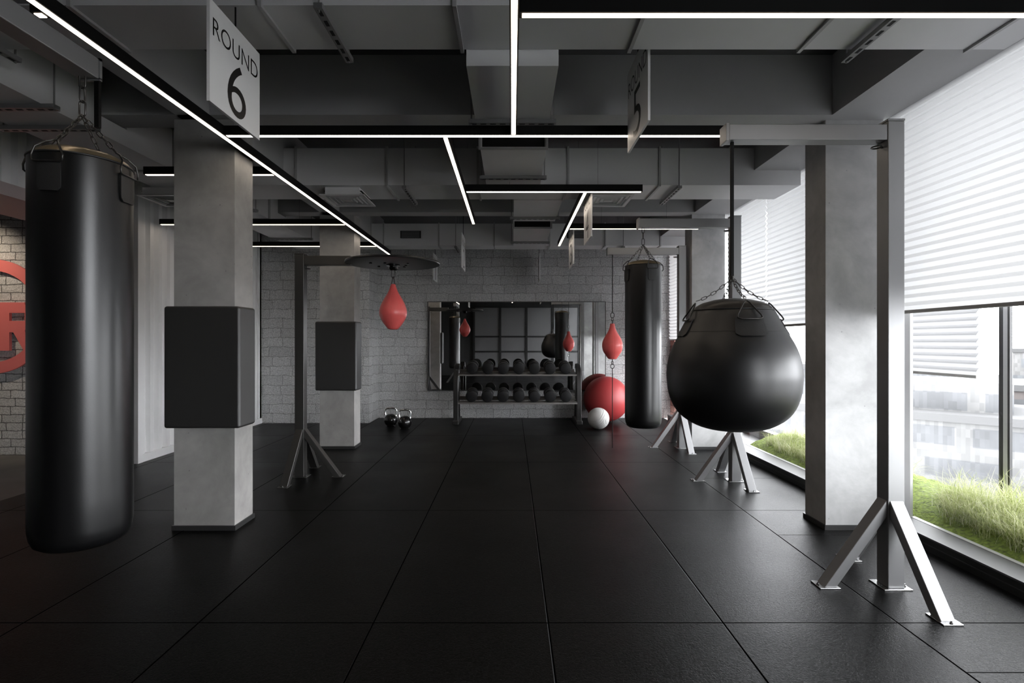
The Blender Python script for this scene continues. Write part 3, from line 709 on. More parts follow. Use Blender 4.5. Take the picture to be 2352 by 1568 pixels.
def heavy_bag(x, y, phi0, ztop_arm, label, strap=False):
    R = .18; zr = 2.158; zb = .535
    t = empty('heavy_bag', (x, y, zb), label, 'punching bag', 'cylindrical heavy bags')
    prof = [(0, zb), (.08, zb), (.14, zb+.008), (.163, zb+.024), (.174, zb+.05), (R, zb+.09)]
    for i in range(1, 12): prof.append((R, zb+.09+(zr-.03-zb-.09)*i/12))
    prof += [(R, zr-.02), (R-.001, zr)]
    MB().lathe(prof, (x, y, 0), 64).build('bag_body', M['leather'], t, smooth=True, auto=50)
    MB().lathe([(R-.004, zr-.002), (.165, zr+.022), (.13, zr+.042), (.07, zr+.054), (0, zr+.058)], (x, y, 0), 48).build('top_cap', M['cap'], t, smooth=True, auto=60)
    MB().tube([(x+R*math.cos(a*PI/24), y+R*math.sin(a*PI/24), zr) for a in range(48)], .0045, 6, closed=True).build('rim_piping', M['leather_tab'], t, smooth=True)
    zj = 2.372
    m = MB(); chain(m, [(x, y, ztop_arm+.012), (x, y, zj)], .062, .026, .0036, 0); m.build('hanging_chain', M['chain'], t, smooth=True)
    for k in range(4):
        ph = math.radians(phi0+90*k); u = V((math.cos(ph), math.sin(ph), 0)); s = V((-math.sin(ph), math.cos(ph), 0)); c = V((x, y, 0))
        ap = c+u*.140+V((0, 0, zr+.056)); zt = zr-.046; Z = lambda q: V((0, 0, q))
        m = MB(); chain(m, [(x, y, zj), ap], .034, .015, .0023, k); m.build('chain_leg', M['chain'], t, smooth=True)
        rr = R+.012
        path = [ap+s*.006, c+u*.168+s*.024+Z(zr+.040), c+u*(R+.011)+s*.046+Z(zr+.012), c+u*(rr)+s*.058+Z(zr-.020), c+u*rr+s*.056+Z(zt+.004), c+u*rr+s*.046+Z(zt),
                c+u*rr-s*.046+Z(zt), c+u*rr-s*.056+Z(zt+.004), c+u*(rr)-s*.058+Z(zr-.020), c+u*(R+.011)-s*.046+Z(zr+.012), c+u*.168-s*.024+Z(zr+.040), ap-s*.006]
        MB().tube(path, .004, 8, closed=True).build('triangle_ring', M['ring'], t, smooth=True)
        m = MB(); surf_tab(m, lambda z: R+.001, x, y, ph, zr-.160, zt+.006, .085, .009); m.build('leather_tab', M['leather_tab'], t, smooth=True, auto=40)
    if strap:
        MB().box(x+.026, x+.046, y+.03, y+.045, 2.335, ztop_arm).build('webbing_strap', M['black'], t)
    return t
heavy_bag(-1.85, 2.25, 5, 2.542, 'huge black cylindrical heavy bag hanging in the left foreground', True)
heavy_bag(1.32, 5.26, 14, 2.648-.106, 'black cylindrical heavy bag with bronze cap hanging from the second stand on the right')

# ball bag
def ball_bag(x, y):
    t = empty('ball_bag', (x, y, .9), 'big round black leather ball bag hanging at right centre', 'punching bag')
    P = [(0, .895), (.10, .897), (.165, .908), (.225, .932), (.285, .975), (.325, 1.03), (.350, 1.10), (.360, 1.18), (.360, 1.235), (.348, 1.31), (.325, 1.375), (.296, 1.43), (.268, 1.48), (.243, 1.53), (.222, 1.57), (.196, 1.602), (.160, 1.622)]
    # smooth the profile
    def cr(p0, p1, p2, p3, u): return .5*((2*p1)+(-p0+p2)*u+(2*p0-5*p1+4*p2-p3)*u*u+(-p0+3*p1-3*p2+p3)*u**3)
    Q = []
    for i in range(len(P)-1):
        a = P[max(i-1, 0)]; b = P[i]; c = P[i+1]; d = P[min(i+2, len(P)-1)]
        for k in range(3): Q.append((max(0, cr(a[0], b[0], c[0], d[0], k/3)), cr(a[1], b[1], c[1], d[1], k/3)))
    Q.append(P[-1]); Q += [(.10, 1.638), (.05, 1.645), (0, 1.647)]
    Q[0] = (0, .895)
    zs = 1.578
    body = [q for q in Q if q[1] <= zs]; cap = [q for q in Q if q[1] > zs]
    def rad(z):
        for a, b in zip(Q, Q[1:]):
            if a[1] <= z <= b[1]: return a[0]+(b[0]-a[0])*(z-a[1])/max(b[1]-a[1], 1e-6)
        return .1
    body.append((rad(zs), zs))
    MB().lathe(body, (x, y, 0), 72).build('bag_body', M['leather_satin'], t, smooth=True, auto=70)
    MB().lathe([(rad(zs), zs)]+cap, (x, y, 0), 64).build('top_cap', M['cap2'], t, smooth=True, auto=70)
    MB().tube([(x+(rad(zs)+.001)*math.cos(a*PI/32), y+(rad(zs)+.001)*math.sin(a*PI/32), zs) for a in range(64)], .004, 6, closed=True).build('rim_piping', M['leather_tab'], t, smooth=True)
    MB().tube([(x+(rad(1.455)+.0005)*math.cos(a*PI/32), y+(rad(1.455)+.0005)*math.sin(a*PI/32), 1.455) for a in range(64)], .0012, 4, closed=True).build('seam', M['leather_tab'], t, smooth=True)
    zj = 1.765
    MB().box(x-.008, x+.008, y-.008, y+.008, zj, 2.545).build('hanging_strap', M['black'], t)
    MB().lathe([(.012, 0), (.012, .02)], (x, y, zj-.01), 12).build('swivel', M['chain'], t)
    for k in range(4):
        ph = math.radians(-93+90*k); u = V((math.cos(ph), math.sin(ph), 0)); s = V((-math.sin(ph), math.cos(ph), 0)); c = V((x, y, 0))
        ap = c+u*.20+V((0, 0, 1.632)); zt = 1.52
        m = MB(); chain(m, sag((x, y, zj), ap, .018), .034, .014, .0022, k); m.build('chain_leg', M['chain'], t, smooth=True)
        rr = rad(zt)+.016
        b0 = c+u*rr+s*.075+V((0, 0, zt)); b1 = c+u*rr-s*.075+V((0, 0, zt))
        MB().tube(rounded_tri(ap, b0, b1, .03), .0042, 8, closed=True).build('triangle_ring', M['ring'], t, smooth=True)
        m = MB(); surf_tab(m, rad, x, y, ph, zt-.09, zt+.006, .155, .008); m.build('leather_tab', M['leather_tab'], t, smooth=True, auto=40)
    return t
M['cap2'] = simple('dark_bronze_bag_top', (.03, .026, .022), .33, .2, spec=.6)
ball_bag(1.263, 3.0)

# ------------------------------------------------------------------ steel stands
def stand(px, py, arm_to, ztop, label, mat, foot, arm_dir='x', z_arm=(2.542, 2.63), braces=('x', 'f', 'b'), brace_len=.40, endcap=True, ring=True):
    """square post with an arm and three braces. px, py = centre of post"""
    w = .047
    t = empty('bag_stand', (px, py, 0), label, 'stand', 'steel bag stands')
    MB().box(px-w, px+w, py-w, py+w, .006, ztop).build('post', mat, t, bevel=.004)
    MB().box(px-w-.002, px+w+.002, py-w-.002, py+w+.002, ztop, ztop+.012).build('post_cap', mat, t, bevel=.002)
    z0, z1 = z_arm
    if arm_dir == 'x':
        s = 1 if arm_to > px else -1
        a, b = sorted((px+s*w, arm_to)); MB().box(a, b, py-w*.93, py+w*.93, z0, z1).build('arm', mat, t, bevel=.004)
        if endcap: MB().box(min(arm_to, arm_to+s*.018), max(arm_to, arm_to+s*.018), py-w, py+w, z0-.006, z1+.006).build('arm_end_cap', mat, t, bevel=.002)
    else:
        MB().box(px-w*.93, px+w*.93, py+w, arm_to, z0, z1).build('arm', mat, t, bevel=.004)
        m = MB(); e = .012; m.box(px-w, px+w, arm_to, arm_to+.014, z0-.006, z0+.006); m.box(px+w-.012, px+w, arm_to, arm_to+.014, z0, z1+.004); m.box(px-w, px-w+.012, arm_to, arm_to+.014, z0, z1+.004); m.box(px-w, px+w, arm_to, arm_to+.014, z1-.008, z1+.004)
        m.build('arm_end_cap', mat, t)
    za = .50
    dirs = {'x': (-1, 0), 'X': (1, 0), 'f': (0, -1), 'b': (0, 1)}
    for d in braces:
        dx, dy = dirs[d]; top = V((px+dx*(w+.0), py+dy*(w+.0), za)); ft = V((px+dx*brace_len, py+dy*brace_len, .006))
        up = V((dx, dy, 0)).cross(V((0, 0, 1)))
        # plane-cut brace: horizontal foot cut and vertical head cut
        wd = .075; dp = .055
        tdir = (ft-top).normalized(); sd = V((-dy, dx, 0))
        # thickness measured vertically at head, horizontally at foot
        L = math.hypot(brace_len-w, za); th_v = dp*L/(brace_len-w); th_h = dp*L/za
        o = V((dx, dy, 0))
        P = [top, top-V((0, 0, th_v)), ft-o*0, ft+o*0]
        P = [top, V((top.x, top.y, za-th_v)), ft-o*th_h, ft]
        vs = [p+sd*wd/2 for p in P]+[p-sd*wd/2 for p in P]
        m = MB(); m.add(vs, [(0, 1, 2, 3), (7, 6, 5, 4), (0, 4, 5, 1), (1, 5, 6, 2), (2, 6, 7, 3), (3, 7, 4, 0)])
        ob = m.build('brace', mat, t, bevel=.003)
        bm = bmesh.new(); bm.from_mesh(ob.data); bmesh.ops.recalc_face_normals(bm, faces=bm.faces); bm.to_mesh(ob.data); bm.free()
        fc = ft-o*th_h*.4; m = MB()
        a = .058 if dx else .05; b = .05 if dx else .058
        MB().box(fc.x-a+.0*dx, fc.x+a, fc.y-b, fc.y+b, 0, .007).build('foot_plate', foot, t, bevel=.0015)
        bp = fc+o*.045
        MB().lathe([(.009, .007), (.009, .012), (.005, .014), (.005, .02)], (bp.x, bp.y, 0), 8).build('bolt', M['bolt'], t)
    m = MB(); m.box(px-w-.033, px+w+.033, py-w-.02, py+w+.02, 0, .006); m.build('base_plate', foot, t, bevel=.0015)
    for q in (-1, 1):
        MB().lathe([(.009, .006), (.009, .011), (.005, .013), (.005, .019)], (px+q*(w+.02), py-.02, 0), 8).build('bolt', M['bolt'], t)
    if ring:
        zr = z0-.028; s = -1 if arm_to < px or arm_dir != 'x' else 1
        m = MB(); c = V((px+s*(w+.034), py, zr))
        m.tube([c+V((.024*math.cos(a*PI/10), .024*math.sin(a*PI/10), 0)) for a in range(20)], .0045, 8, closed=True)
        m.cyl((px+s*w, py, zr), (px+s*(w+.012), py, zr), .006, 10)
        m.build('eye_bolt', M['ring'], t, smooth=True, auto=40)
    return t
stand(2.173, 3.0, 1.229, 2.648, 'brushed steel stand in the right foreground holding the ball bag', M['frame'], M['bolt'])
stand(2.244, 5.265, 1.281, 2.648, 'second steel stand on the right, carrying the bronze-capped heavy bag', M['frame'], M['bolt'])
stand(2.238, 6.90, 1.27, 2.648, 'third and farthest steel stand on the right, holding the red double-end bag', M['frame'], M['bolt'])
stand(-1.842, 1.30, 2.275, 2.648, 'steel stand at top left whose square arm carries the huge heavy bag', M['frame'], M['frame_dark'], arm_dir='y', ring=False)

# speed bag stand
SBX, SBY = -1.233, 5.42
t = stand(-2.192, 5.425, -1.665, 2.297, 'black steel stand on the left with a round speed bag board', M['frame_dark'], M['frame_dark'], z_arm=(2.188, 2.285), braces=('X', 'f', 'b'), brace_len=.42, endcap=False, ring=False)
MB().lathe([(0, 2.198), (.455, 2.198), (.478, 2.202), (.483, 2.212), (.478, 2.224), (0, 2.226)], (SBX, SBY, 0), 72).build('board_disc', M['disc'], t, smooth=True, auto=40)
MB().bar((-1.665, SBY, 2.240), (-1.0, SBY, 2.240), .09, .028).build('board_bracket', M['frame_dark'], t)
MB().lathe([(.03, 2.135), (.045, 2.15), (.05, 2.165), (.036, 2.17), (.036, 2.18), (.07, 2.184), (.07, 2.198)], (SBX, SBY, 0), 24).build('swivel', M['iron'], t, smooth=True, auto=40)
for a, r in ((20, .13), (150, .20), (215, .24), (330, .2), (60, .17), (250, .15)):
    bx = SBX+r*math.cos(math.radians(a)); by = SBY+r*math.sin(math.radians(a))
    MB().lathe([(.010, 2.186), (.014, 2.19), (.014, 2.198)], (bx, by, 0), 10).build('bolt', M['iron'], t)
m = MB(); c = V((-2.192+.047+.03, 5.425, 2.155)); m.tube([c+V((.02*math.cos(a*PI/10), .02*math.sin(a*PI/10), 0)) for a in range(20)], .004, 8, closed=True); m.cyl(c-V((.035, 0, 0)), c-V((.018, 0, 0)), .005, 8); m.build('eye_bolt', M['ring'], t, smooth=True, auto=40)

def red_profile(P, n=4):
    def cr(a, b, c, d, u): return .5*((2*b)+(-a+c)*u+(2*a-5*b+4*c-d)*u*u+(-a+3*b-3*c+d)*u**3)
    Q = []
    for i in range(len(P)-1):
        a = P[max(i-1, 0)]; b = P[i]; c = P[i+1]; d = P[min(i+2, len(P)-1)]
        for k in range(n): Q.append((max(.0005, cr(a[0], b[0], c[0], d[0], k/n)), cr(a[1], b[1], c[1], d[1], k/n)))
    Q.append(P[-1]); return Q
def gored(m, prof, c, seg=96, gores=8, depth=.0015):
    """surface of revolution with sewn gores"""
    n = len(m.v); m.lathe(prof, (0, 0, 0), seg)
    for i in range(n, len(m.v)):
        x, y, z = m.v[i]; r = math.hypot(x, y)
        if r > .01:
            a = math.atan2(y, x)*gores/(2*PI); d = abs(a-round(a)); k = 1-depth/r*math.exp(-(d/.03)**2)
            x *= k; y *= k
        m.v[i] = (x+c[0], y+c[1], z+c[2])
t = empty('speed_bag', (SBX, SBY, 1.52), 'glossy red teardrop speed bag hanging under the round black board', 'punching bag', 'red leather bags')
P = [(.030, 1.523), (.052, 1.531), (.085, 1.57), (.118, 1.62), (.138, 1.67), (.1415, 1.71), (.134, 1.75), (.115, 1.80), (.088, 1.85), (.058, 1.90), (.038, 1.945), (.027, 1.98), (.018, 1.995)]
m = MB(); gored(m, red_profile(P), (SBX, SBY, 0)); m.build('bag_body', M['red'], t, smooth=True, auto=60)
m = MB(); chain(m, [(SBX, SBY, 2.136), (SBX, SBY, 2.065)], .085, .034, .0042, 0); m.build('hanging_chain', M['chain'], t, smooth=True)
m = MB(); m.tube([(SBX-.004, SBY, 2.072), (SBX-.018, SBY, 1.99), (SBX+.018, SBY, 1.99), (SBX+.004, SBY, 2.072)], .004, 6); m.build('loop', M['chain'], t, smooth=True)

# double-end bag
DX, DY = 1.322, 6.88
t = empty('double_end_bag', (DX, DY, 0), 'red double-end bag held by a thin cord between the third stand and the floor', 'punching bag', 'red leather bags')
P = [(.040, 1.168), (.055, 1.174), (.085, 1.215), (.120, 1.27), (.133, 1.325), (.134, 1.36), (.124, 1.41), (.100, 1.46), (.070, 1.51), (.045, 1.56), (.034, 1.60), (.029, 1.635)]
m = MB(); gored(m, red_profile(P), (DX, DY, 0)); m.build('bag_body', M['red'], t, smooth=True, auto=60)
MB().cyl((DX, DY, 1.78), (DX, DY, 2.542), .005, 8).build('upper_cord', M['black'], t)
MB().cyl((DX, DY, .0), (DX, DY, 1.05), .005, 8).build('lower_cord', M['black'], t)
m = MB(); m.tube(link_pts(V((DX, DY, 1.745)), V((0, 0, 1)), V((1, 0, 0)), .07, .045), .005, 6, closed=True); chain(m, [(DX, DY, 1.71), (DX, DY, 1.635)], .04, .022, .004); m.build('upper_hook', M['ring'], t, smooth=True)
m = MB(); m.tube(link_pts(V((DX, DY, 1.075)), V((0, 0, 1)), V((1, 0, 0)), .06, .045), .005, 6, closed=True); chain(m, [(DX, DY, 1.10), (DX, DY, 1.172)], .04, .022, .004); m.build('lower_hook', M['ring'], t, smooth=True)

# ------------------------------------------------------------------ balls
o = MB().sphere((1.65, 9.155, .395), .395, 64, 32).build('exercise_ball', M['red_ball'], smooth=True)
tag(o, 'big red exercise ball on the floor against the brick wall', 'ball')
def volley(c, r):
    """ball with curved grooves pressed in"""
    seg, rings = 160, 80; m = MB(); m.sphere((0, 0, 0), r, seg, rings)
    ax = V((-.55, -.5, .67)).normalized(); bx = V((.75, -.6, -.1)).normalized(); cx = ax.cross(bx)
    for i, p in enumerate(m.v):
        q = V(p).normalized(); a = q.dot(ax); b = q.dot(bx); d = 9
        # three sweeping bands of panels
        for g in (-.55, -.33, -.11, .11, .33, .55):
            d = min(d, abs(a-g-.28*b*b))
        d = min(d, abs(b-.92)+.0)
        k = 1-.03*math.exp(-(d/.018)**2); m.v[i] = tuple(V(c)+q*r*k)
    return m
o = volley((1.381, 8.345, .172), .172).build('volleyball', M['white_ball'], smooth=True)
tag(o, 'white ball with curved grooves on the floor in front of the red ball', 'ball')

# ------------------------------------------------------------------ kettlebells
def kettlebell(x, y, label):
    t = empty('kettlebell', (x, y, 0), label, 'kettlebell', 'kettlebells on the floor')
    r = .108
    prof = [(0, 0), (.07, 0), (.075, .004)]
    for i in range(3, 15):
        a = -PI/2+PI*i/16; prof.append((r*math.cos(a), .104+r*math.sin(a)))
    prof.append((0, .104+r))
    MB().lathe([p for p in prof if True], (x, y, 0), 40).build('bell', M['iron'], t, smooth=True, auto=60)
    hp = [(-.072, .15), (-.088, .20), (-.094, .25), (-.086, .285), (-.06, .300), (0, .304), (.06, .300), (.086, .285), (.094, .25), (.088, .20), (.072, .15)]
    ca, sa = math.cos(.15), math.sin(.15)
    MB().tube([(x+h*ca, y+h*sa, z) for h, z in hp], [.018, .015, .0145, .0145, .0145, .0145, .0145, .0145, .0145, .015, .018], 12).build('handle', M['chrome'], t, smooth=True)
    return t
kettlebell(-1.72, 8.38, 'front right kettlebell with chrome handle by the brick wall')
kettlebell(-2.0, 8.62, 'rear left kettlebell with chrome handle by the brick wall')

# ------------------------------------------------------------------ mirror
w = empty('wall_mirror', (.08, FARY-.02, .5), 'wide frameless mirror on the brick wall behind the dumbbell rack', 'mirror')
MB().box(-1.53, 1.70, FARY-.03, FARY-.012, .515, 2.118).build('mirror_glass', M['mirror'], w)
m = MB(); x0, x1, z0, z1 = -1.545, 1.712, .503, 2.130
m.box(x0, x1, FARY-.034, FARY-.002, z0, .515); m.box(x0, x1, FARY-.034, FARY-.002, 2.118, z1); m.box(x0, -1.53, FARY-.034, FARY-.002, .515, 2.118); m.box(1.70, x1, FARY-.034, FARY-.002, .515, 2.118)
m.build('mirror_edge', M['mirror_edge'], w)

# ------------------------------------------------------------------ dumbbell rack
RX0, RX1 = -.99, 1.175
t = empty('dumbbell_rack', ((RX0+RX1)/2, 9.0, 0), 'two-tier black steel rack full of dumbbells in front of the mirror', 'rack')
def rack_side(x0, x1, name):
    m = MB(); path = [(8.80, .0), (8.80, .25), (8.80, .50), (8.805, .70), (8.83, .84), (8.88, .94), (8.96, 1.0), (9.07, 1.02)]
    dep = .085
    pts = []
    for i, (y, z) in enumerate(path):
        a = path[max(i-1, 0)]; b = path[min(i+1, len(path)-1)]; tx, tz = b[0]-a[0], b[1]-a[1]; L = math.hypot(tx, tz); pts.append((y-0*tz/L, z, y+dep*tz/L, z-dep*tx/L))
    vs = []
    for (ya, za, yb, zb) in pts: vs += [(x0, ya, za), (x1, ya, za), (x1, yb, zb), (x0, yb, zb)]
    fs = [(3, 2, 1, 0)]; n = len(pts)
    for i in range(n-1):
        for k in range(4): fs.append((4*i+k, 4*i+(k+1) % 4, 4*i+4+(k+1) % 4, 4*i+4+k))
    fs.append(tuple(4*(n-1)+k for k in range(4))); m.add(vs, fs)
    ob = m.build(name, M['rack'], t, bevel=.012, bseg=3)
    bm = bmesh.new(); bm.from_mesh(ob.data); bmesh.ops.recalc_face_normals(bm, faces=bm.faces); bm.to_mesh(ob.data); bm.free()
    MB().box(x0-.012, x1+.012, 8.76, 9.36, 0, .07).build('foot', M['rack'], t, bevel=.012, bseg=2)
    MB().bar(((x0+x1)/2, 9.05, 1.0), ((x0+x1)/2, 9.30, .05), .05, .05).build('rear_strut', M['rack'], t)
rack_side(RX0, RX0+.085, 'upright'); rack_side(RX1-.085, RX1, 'upright')
def tray(y0, z0, y1, z1):
    m = MB(); a, b = RX0+.085, RX1-.085
    for (ya, za, yb, zb) in ((y0, z0, y0+(y1-y0)*.38, z0+(z1-z0)*.38), (y0+(y1-y0)*.62, z0+(z1-z0)*.62, y1, z1)):
        th = .006
        m.add([(a, ya, za), (b, ya, za), (b, yb, zb), (a, yb, zb), (a, ya, za-th), (b, ya, za-th), (b, yb, zb-th), (a, yb, zb-th)], [(0, 1, 2, 3), (7, 6, 5, 4), (0, 4, 5, 1), (1, 5, 6, 2), (2, 6, 7, 3), (3, 7, 4, 0)])
    m.box(a, b, y0-.004, y0, z0-.022, z0+.002); m.box(a, b, y1, y1+.004, z1-.01, z1+.03)
    m.build('shelf', M['tray'], t)
UY, UZ, LY, LZ = 8.80, .842, 8.71, .378
TL = math.radians(7)
tray(UY, UZ, UY+.36, UZ+.36*math.tan(TL)); tray(LY, LZ, LY+.36, LZ+.36*math.tan(TL))
def dumbbell(x, y, zc, label):
    d = empty('dumbbell', (x, y, zc), label, 'dumbbell', 'dumbbells on the rack')
    r = .097
    def head(y0, y1):
        return MB().lathe([(0, y0), (r-.018, y0), (r-.006, y0+.004), (r, y0+.014), (r, y1-.014), (r-.006, y1-.004), (r-.018, y1), (0, y1)], (x, y, zc), 40, axis='y')
    for (a, b) in ((0, .105), (.215, .32)): head(a, b).build('head', M['dumb'], d, smooth=True, auto=35)
    for a in (.105, .203): MB().lathe([(.045, a), (.045, a+.012)], (x, y, zc), 24, axis='y').build('collar', M['chrome'], d, smooth=True, auto=35)
    MB().lathe([(.016, .117), (.019, .16), (.016, .203)], (x, y, zc), 20, axis='y').build('handle', M['chrome'], d, smooth=True, auto=35)
    d.rotation_euler = (TL, 0, 0)
    return d
src = None; names = ['leftmost', 'second from the left', 'third from the left', 'middle one of seven', 'third from the right', 'second from the right', 'rightmost']
d0 = dumbbell(-.676, UY+.012, UZ+.1005, 'x')
km = kid_map(); first = True
for tier, (ty, tz) in (('upper', (UY, UZ)), ('lower', (LY, LZ))):
    for i in range(7):
        d = d0 if first else copy_tree(d0, km); first = False
        d.location = (-.676+i*.2640 + (-.004 if tier == 'lower' else 0), ty+.012, tz+.1005)
        d['label'] = 'round-headed black dumbbell, %s on the %s shelf of the rack' % (names[i], tier)

# ------------------------------------------------------------------ logo in the recess
o_y = 6.44; cx, cz = -6.36, 1.706
t = empty('wall_emblem', (cx, o_y, 1.0), 'red ring emblem with cut-out letters on the white brick at the left edge', 'sign')
m = MB(); n = 72; Ro, Ri = .70, .56; vs = []
for k in range(n):
    a = 2*PI*k/n
    for r in (Ro, Ri):
        for yy in (o_y-.05, o_y-.02): vs.append((cx+r*math.cos(a), yy, cz+r*math.sin(a)))
fs = []
for k in range(n):
    a = 4*k; b = 4*((k+1) % n); fs += [(a, a+2, b+2, b), (a+1, b+1, b+3, a+3), (a, b, b+1, a+1), (a+2, a+3, b+3, b+2)]
m.add(vs, fs); m.build('ring', M['red_sign'], t)
# letter R standing across the ring
rx = cx+.04
m = MB(); y0, y1 = o_y-.055, o_y-.02
def rb(px0, px1, py0, py1):
    m.box((px0-1176)/F*o_y, (px1-1176)/F*o_y, y0, y1, CH-(py1-784)/F*o_y, CH-(py0-784)/F*o_y)
rb(-4, 31, 695, 805); rb(31, 66, 695, 719); rb(31, 66, 737, 763); rb(66, 88, 700, 758)
def X(p): return (p-1176)/F*o_y
def Zp(p): return CH-(p-784)/F*o_y
m.add([(X(40), y0, Zp(763)), (X(72), y0, Zp(763)), (X(98), y0, Zp(805)), (X(64), y0, Zp(805)), (X(40), y1, Zp(763)), (X(72), y1, Zp(763)), (X(98), y1, Zp(805)), (X(64), y1, Zp(805))],
      [(0, 1, 2, 3), (7, 6, 5, 4), (0, 4, 5, 1), (1, 5, 6, 2), (2, 6, 7, 3), (3, 7, 4, 0)])
m.build('letter', M['red_sign'], t)
m = MB(); rb(-60, -14, 695, 805); m.build('letter', M['red_sign'], t)
# recess spotlight
tt = empty('ceiling_spotlight', (-6.6, 5.5, 3.3), 'small black spotlight washing the white brick at the left edge', 'light')
MB().lathe([(.035, 3.2), (.045, 3.2), (.045, 3.36), (.01, 3.37), (.01, 3.484)], (-6.6, 5.5, 0), 20).build('lamp_body', M['black'], tt)
l = bpy.data.lights.new('spot', 'SPOT'); l.energy = 110; l.color = (1, .82, .62); l.spot_size = 1.3; l.spot_blend = .8; l.shadow_soft_size = .04
lo = bpy.data.objects.new('spot', l); COL.objects.link(lo); lo.location = (-6.6, 5.5, 3.19)
lo.rotation_euler = (V((-6.5, 6.44, 1.9))-V(lo.location)).to_track_quat('-Z', 'Y').to_euler()

# ------------------------------------------------------------------ window side
# sill kerb
k = struct(empty('trim_7', (2.87, 4.5, 0)))
MB().box(WX, 2.965, BACKY, FARY-.25, 0, .085).build('sill_face', M['kerb_face'], k)
MB().box(WX-.006, 2.965, BACKY, FARY-.25, .085, .096).build('sill_top', M['kerb_top'], k)
MB().box(WX-.004, WX, BACKY, FARY-.25, .040, .046).build('sill_line', M['mull_dark'], k)
struct(MB().box(3.60, 3.70, BACKY-.2, FARY-.25, -.4, .12).build('trim_8', M['kerb_top']))
struct(MB().box(2.775, 3.60, BACKY-.2, FARY-.25, -.4, -.001).build('trim_9', M['kerb_face']))
def window(i, y0, y1):
    w = struct(empty('window_%d' % i, (2.97, (y0+y1)/2, .096)))
    MB().box(2.985, 2.993, y0+.001, y1-.001, .10, 3.27).build('glass', M['glass'], w)
    m = MB(); m.box(2.965, 2.985, y0, y0+.035, .096, 3.30); m.box(2.965, 2.985, y1-.035, y1, .096, 3.30); m.box(2.965, 3.0, y0+.035, y1-.035, .080, .099); m.box(2.965, 3.0, y0+.035, y1-.035, 3.27, 3.30)
    m.build('window_frame', M['alu'], w)
window(1, -2.55, 3.925); window(2, 3.925, 6.8); window(3, 6.8, 9.32)
# outer skin
w = struct(empty('window_4', (3.6, 4, .12)))
for y in (-1.77, .1, 1.97, 3.83, 5.71, 7.58):
    MB().box(3.60, 3.625, y, y+.034, .12, 3.30).build('mullion', M['mull_dark'], w)
    MB().box(3.60, 3.62, y-.034, y, .12, 3.30).build('mullion', M['alu'], w)
    MB().box(3.60, 3.62, y-.051, y-.034, .12, 3.30).build('mullion', M['mull_dark'], w)
# pleated blinds
def blind(y0, y1, zb, zt, x, label, name='pleated_blind', amp=.010, pitch=.056, fabric='blind'):
    t = empty(name, (x, (y0+y1)/2, zb), label, 'blind', 'white pleated window blinds')
    m = MB(); pts = []; z = zb+.012; s = 1
    while z < zt: pts.append((x+amp*s, z)); s = -s; z += pitch/2
    pts.append((x+amp*s, zt)); vs = [(px, y, pz) for y in (y0, y1) for px, pz in pts]; n = len(pts)
    m.add(vs, [(i, i+1, n+i+1, n+i) for i in range(n-1)])
    m.build('pleated_fabric', M[fabric], t)
    MB().box(x-.014, x+.014, y0, y1, zb-.012, zb+.012).build('bottom_rail', M['rail'], t, bevel=.003)
    return t
blind(-.1, 3.87, 1.609, HB, 2.795, 'large white pleated blind filling the upper right corner')  # stops short: bare window behind the camera, added to let in sky light
blind(4.18, 5.735, 1.5625, HB, 2.795, 'white pleated blind between the nearer window column and the round ball bag')
blind(5.745, 6.76, 1.5625, HB, 2.795, 'white pleated blind just right of the second steel stand')
blind(7.07, 9.28, 1.43, HB, 2.795, 'farthest white pleated blind beside the third stand')
blind(3.97, 4.75, 1.13, 3.30, 3.54, 'outer white blind hanging lower behind the near window glass', fabric='outer_blind')

# planters: mossy ground and grass
def moss(y0, y1, name_label):
    m = MB(); nx, ny = 14, int((y1-y0)*22); vs = []
    for j in range(ny+1):
        for i in range(nx+1):
            u = i/nx; x = 3.012+u*(3.53-3.012); y = y0+(y1-y0)*j/ny
            vs.append((x if i else 2.994, y, .094 if i == 0 else .10+.13*math.sin(PI*min(1, u*1.15)*.5)+.015*random.random()))
    fs = [(j*(nx+1)+i, j*(nx+1)+i+1, (j+1)*(nx+1)+i+1, (j+1)*(nx+1)+i) for j in range(ny) for i in range(nx)]
    m.add(vs, fs); o = m.build('moss_bed', M['soil'], smooth=True); tag(o, name_label, 'moss', kind='stuff')
moss(-.3, 3.98, 'bright lime moss bed in the planter along the near window'); moss(3.98, 6.6, 'lime moss bed in the planter behind the window column')
def grass(y0, y1, n, label, tuft=30, hmax=.36, edge=.04):
    m = MB(); cl = [(3.03+edge+random.random()*(.45-edge), y0+random.random()*(y1-y0)) for _ in range(max(1, n//tuft))]
    for (cx_, cy_) in cl:
        hs = .6+.5*random.random()
        for _ in range(tuft):
            bx = cx_+random.gauss(0, .028); by = cy_+random.gauss(0, .03); a = random.random()*2*PI
            bx = min(max(bx, 3.05), 3.52); by = min(max(by, y0), y1)
            h = hmax*hs*(.40+.75*random.random()); lean = h*(.2+1.5*random.random()**1.5); bend = .35+.5*random.random()
            ux, uy = math.cos(a), math.sin(a); w = .0012+.0016*random.random(); z0 = .11+.10*min(1, (bx-3.01)/.4); tw = random.gauss(0, .25)
            K = 6; vs = []
            for i in range(K+1):
                s = i/K; px = bx+(ux-uy*tw*s)*lean*s**1.8; px = min(max(px, 3.016), 3.555); py = by+(uy+ux*tw*s)*lean*s**1.8
                pz = max(z0+h*(s-bend*s**3*min(1, lean/h)), .115); ww = w*(1-s)**.7
                vs += [(px-uy*ww, py+ux*ww, pz), (px+uy*ww, py-ux*ww, pz)]
            m.add(vs, [(2*i, 2*i+1, 2*i+3, 2*i+2) for i in range(K)])
    o = m.build('ornamental_grass', M['grass']); return tag(o, label, 'grass', kind='stuff')
grass(1.5, 3.92, 11000, 'wispy pale green grass in the planter outside the near window')
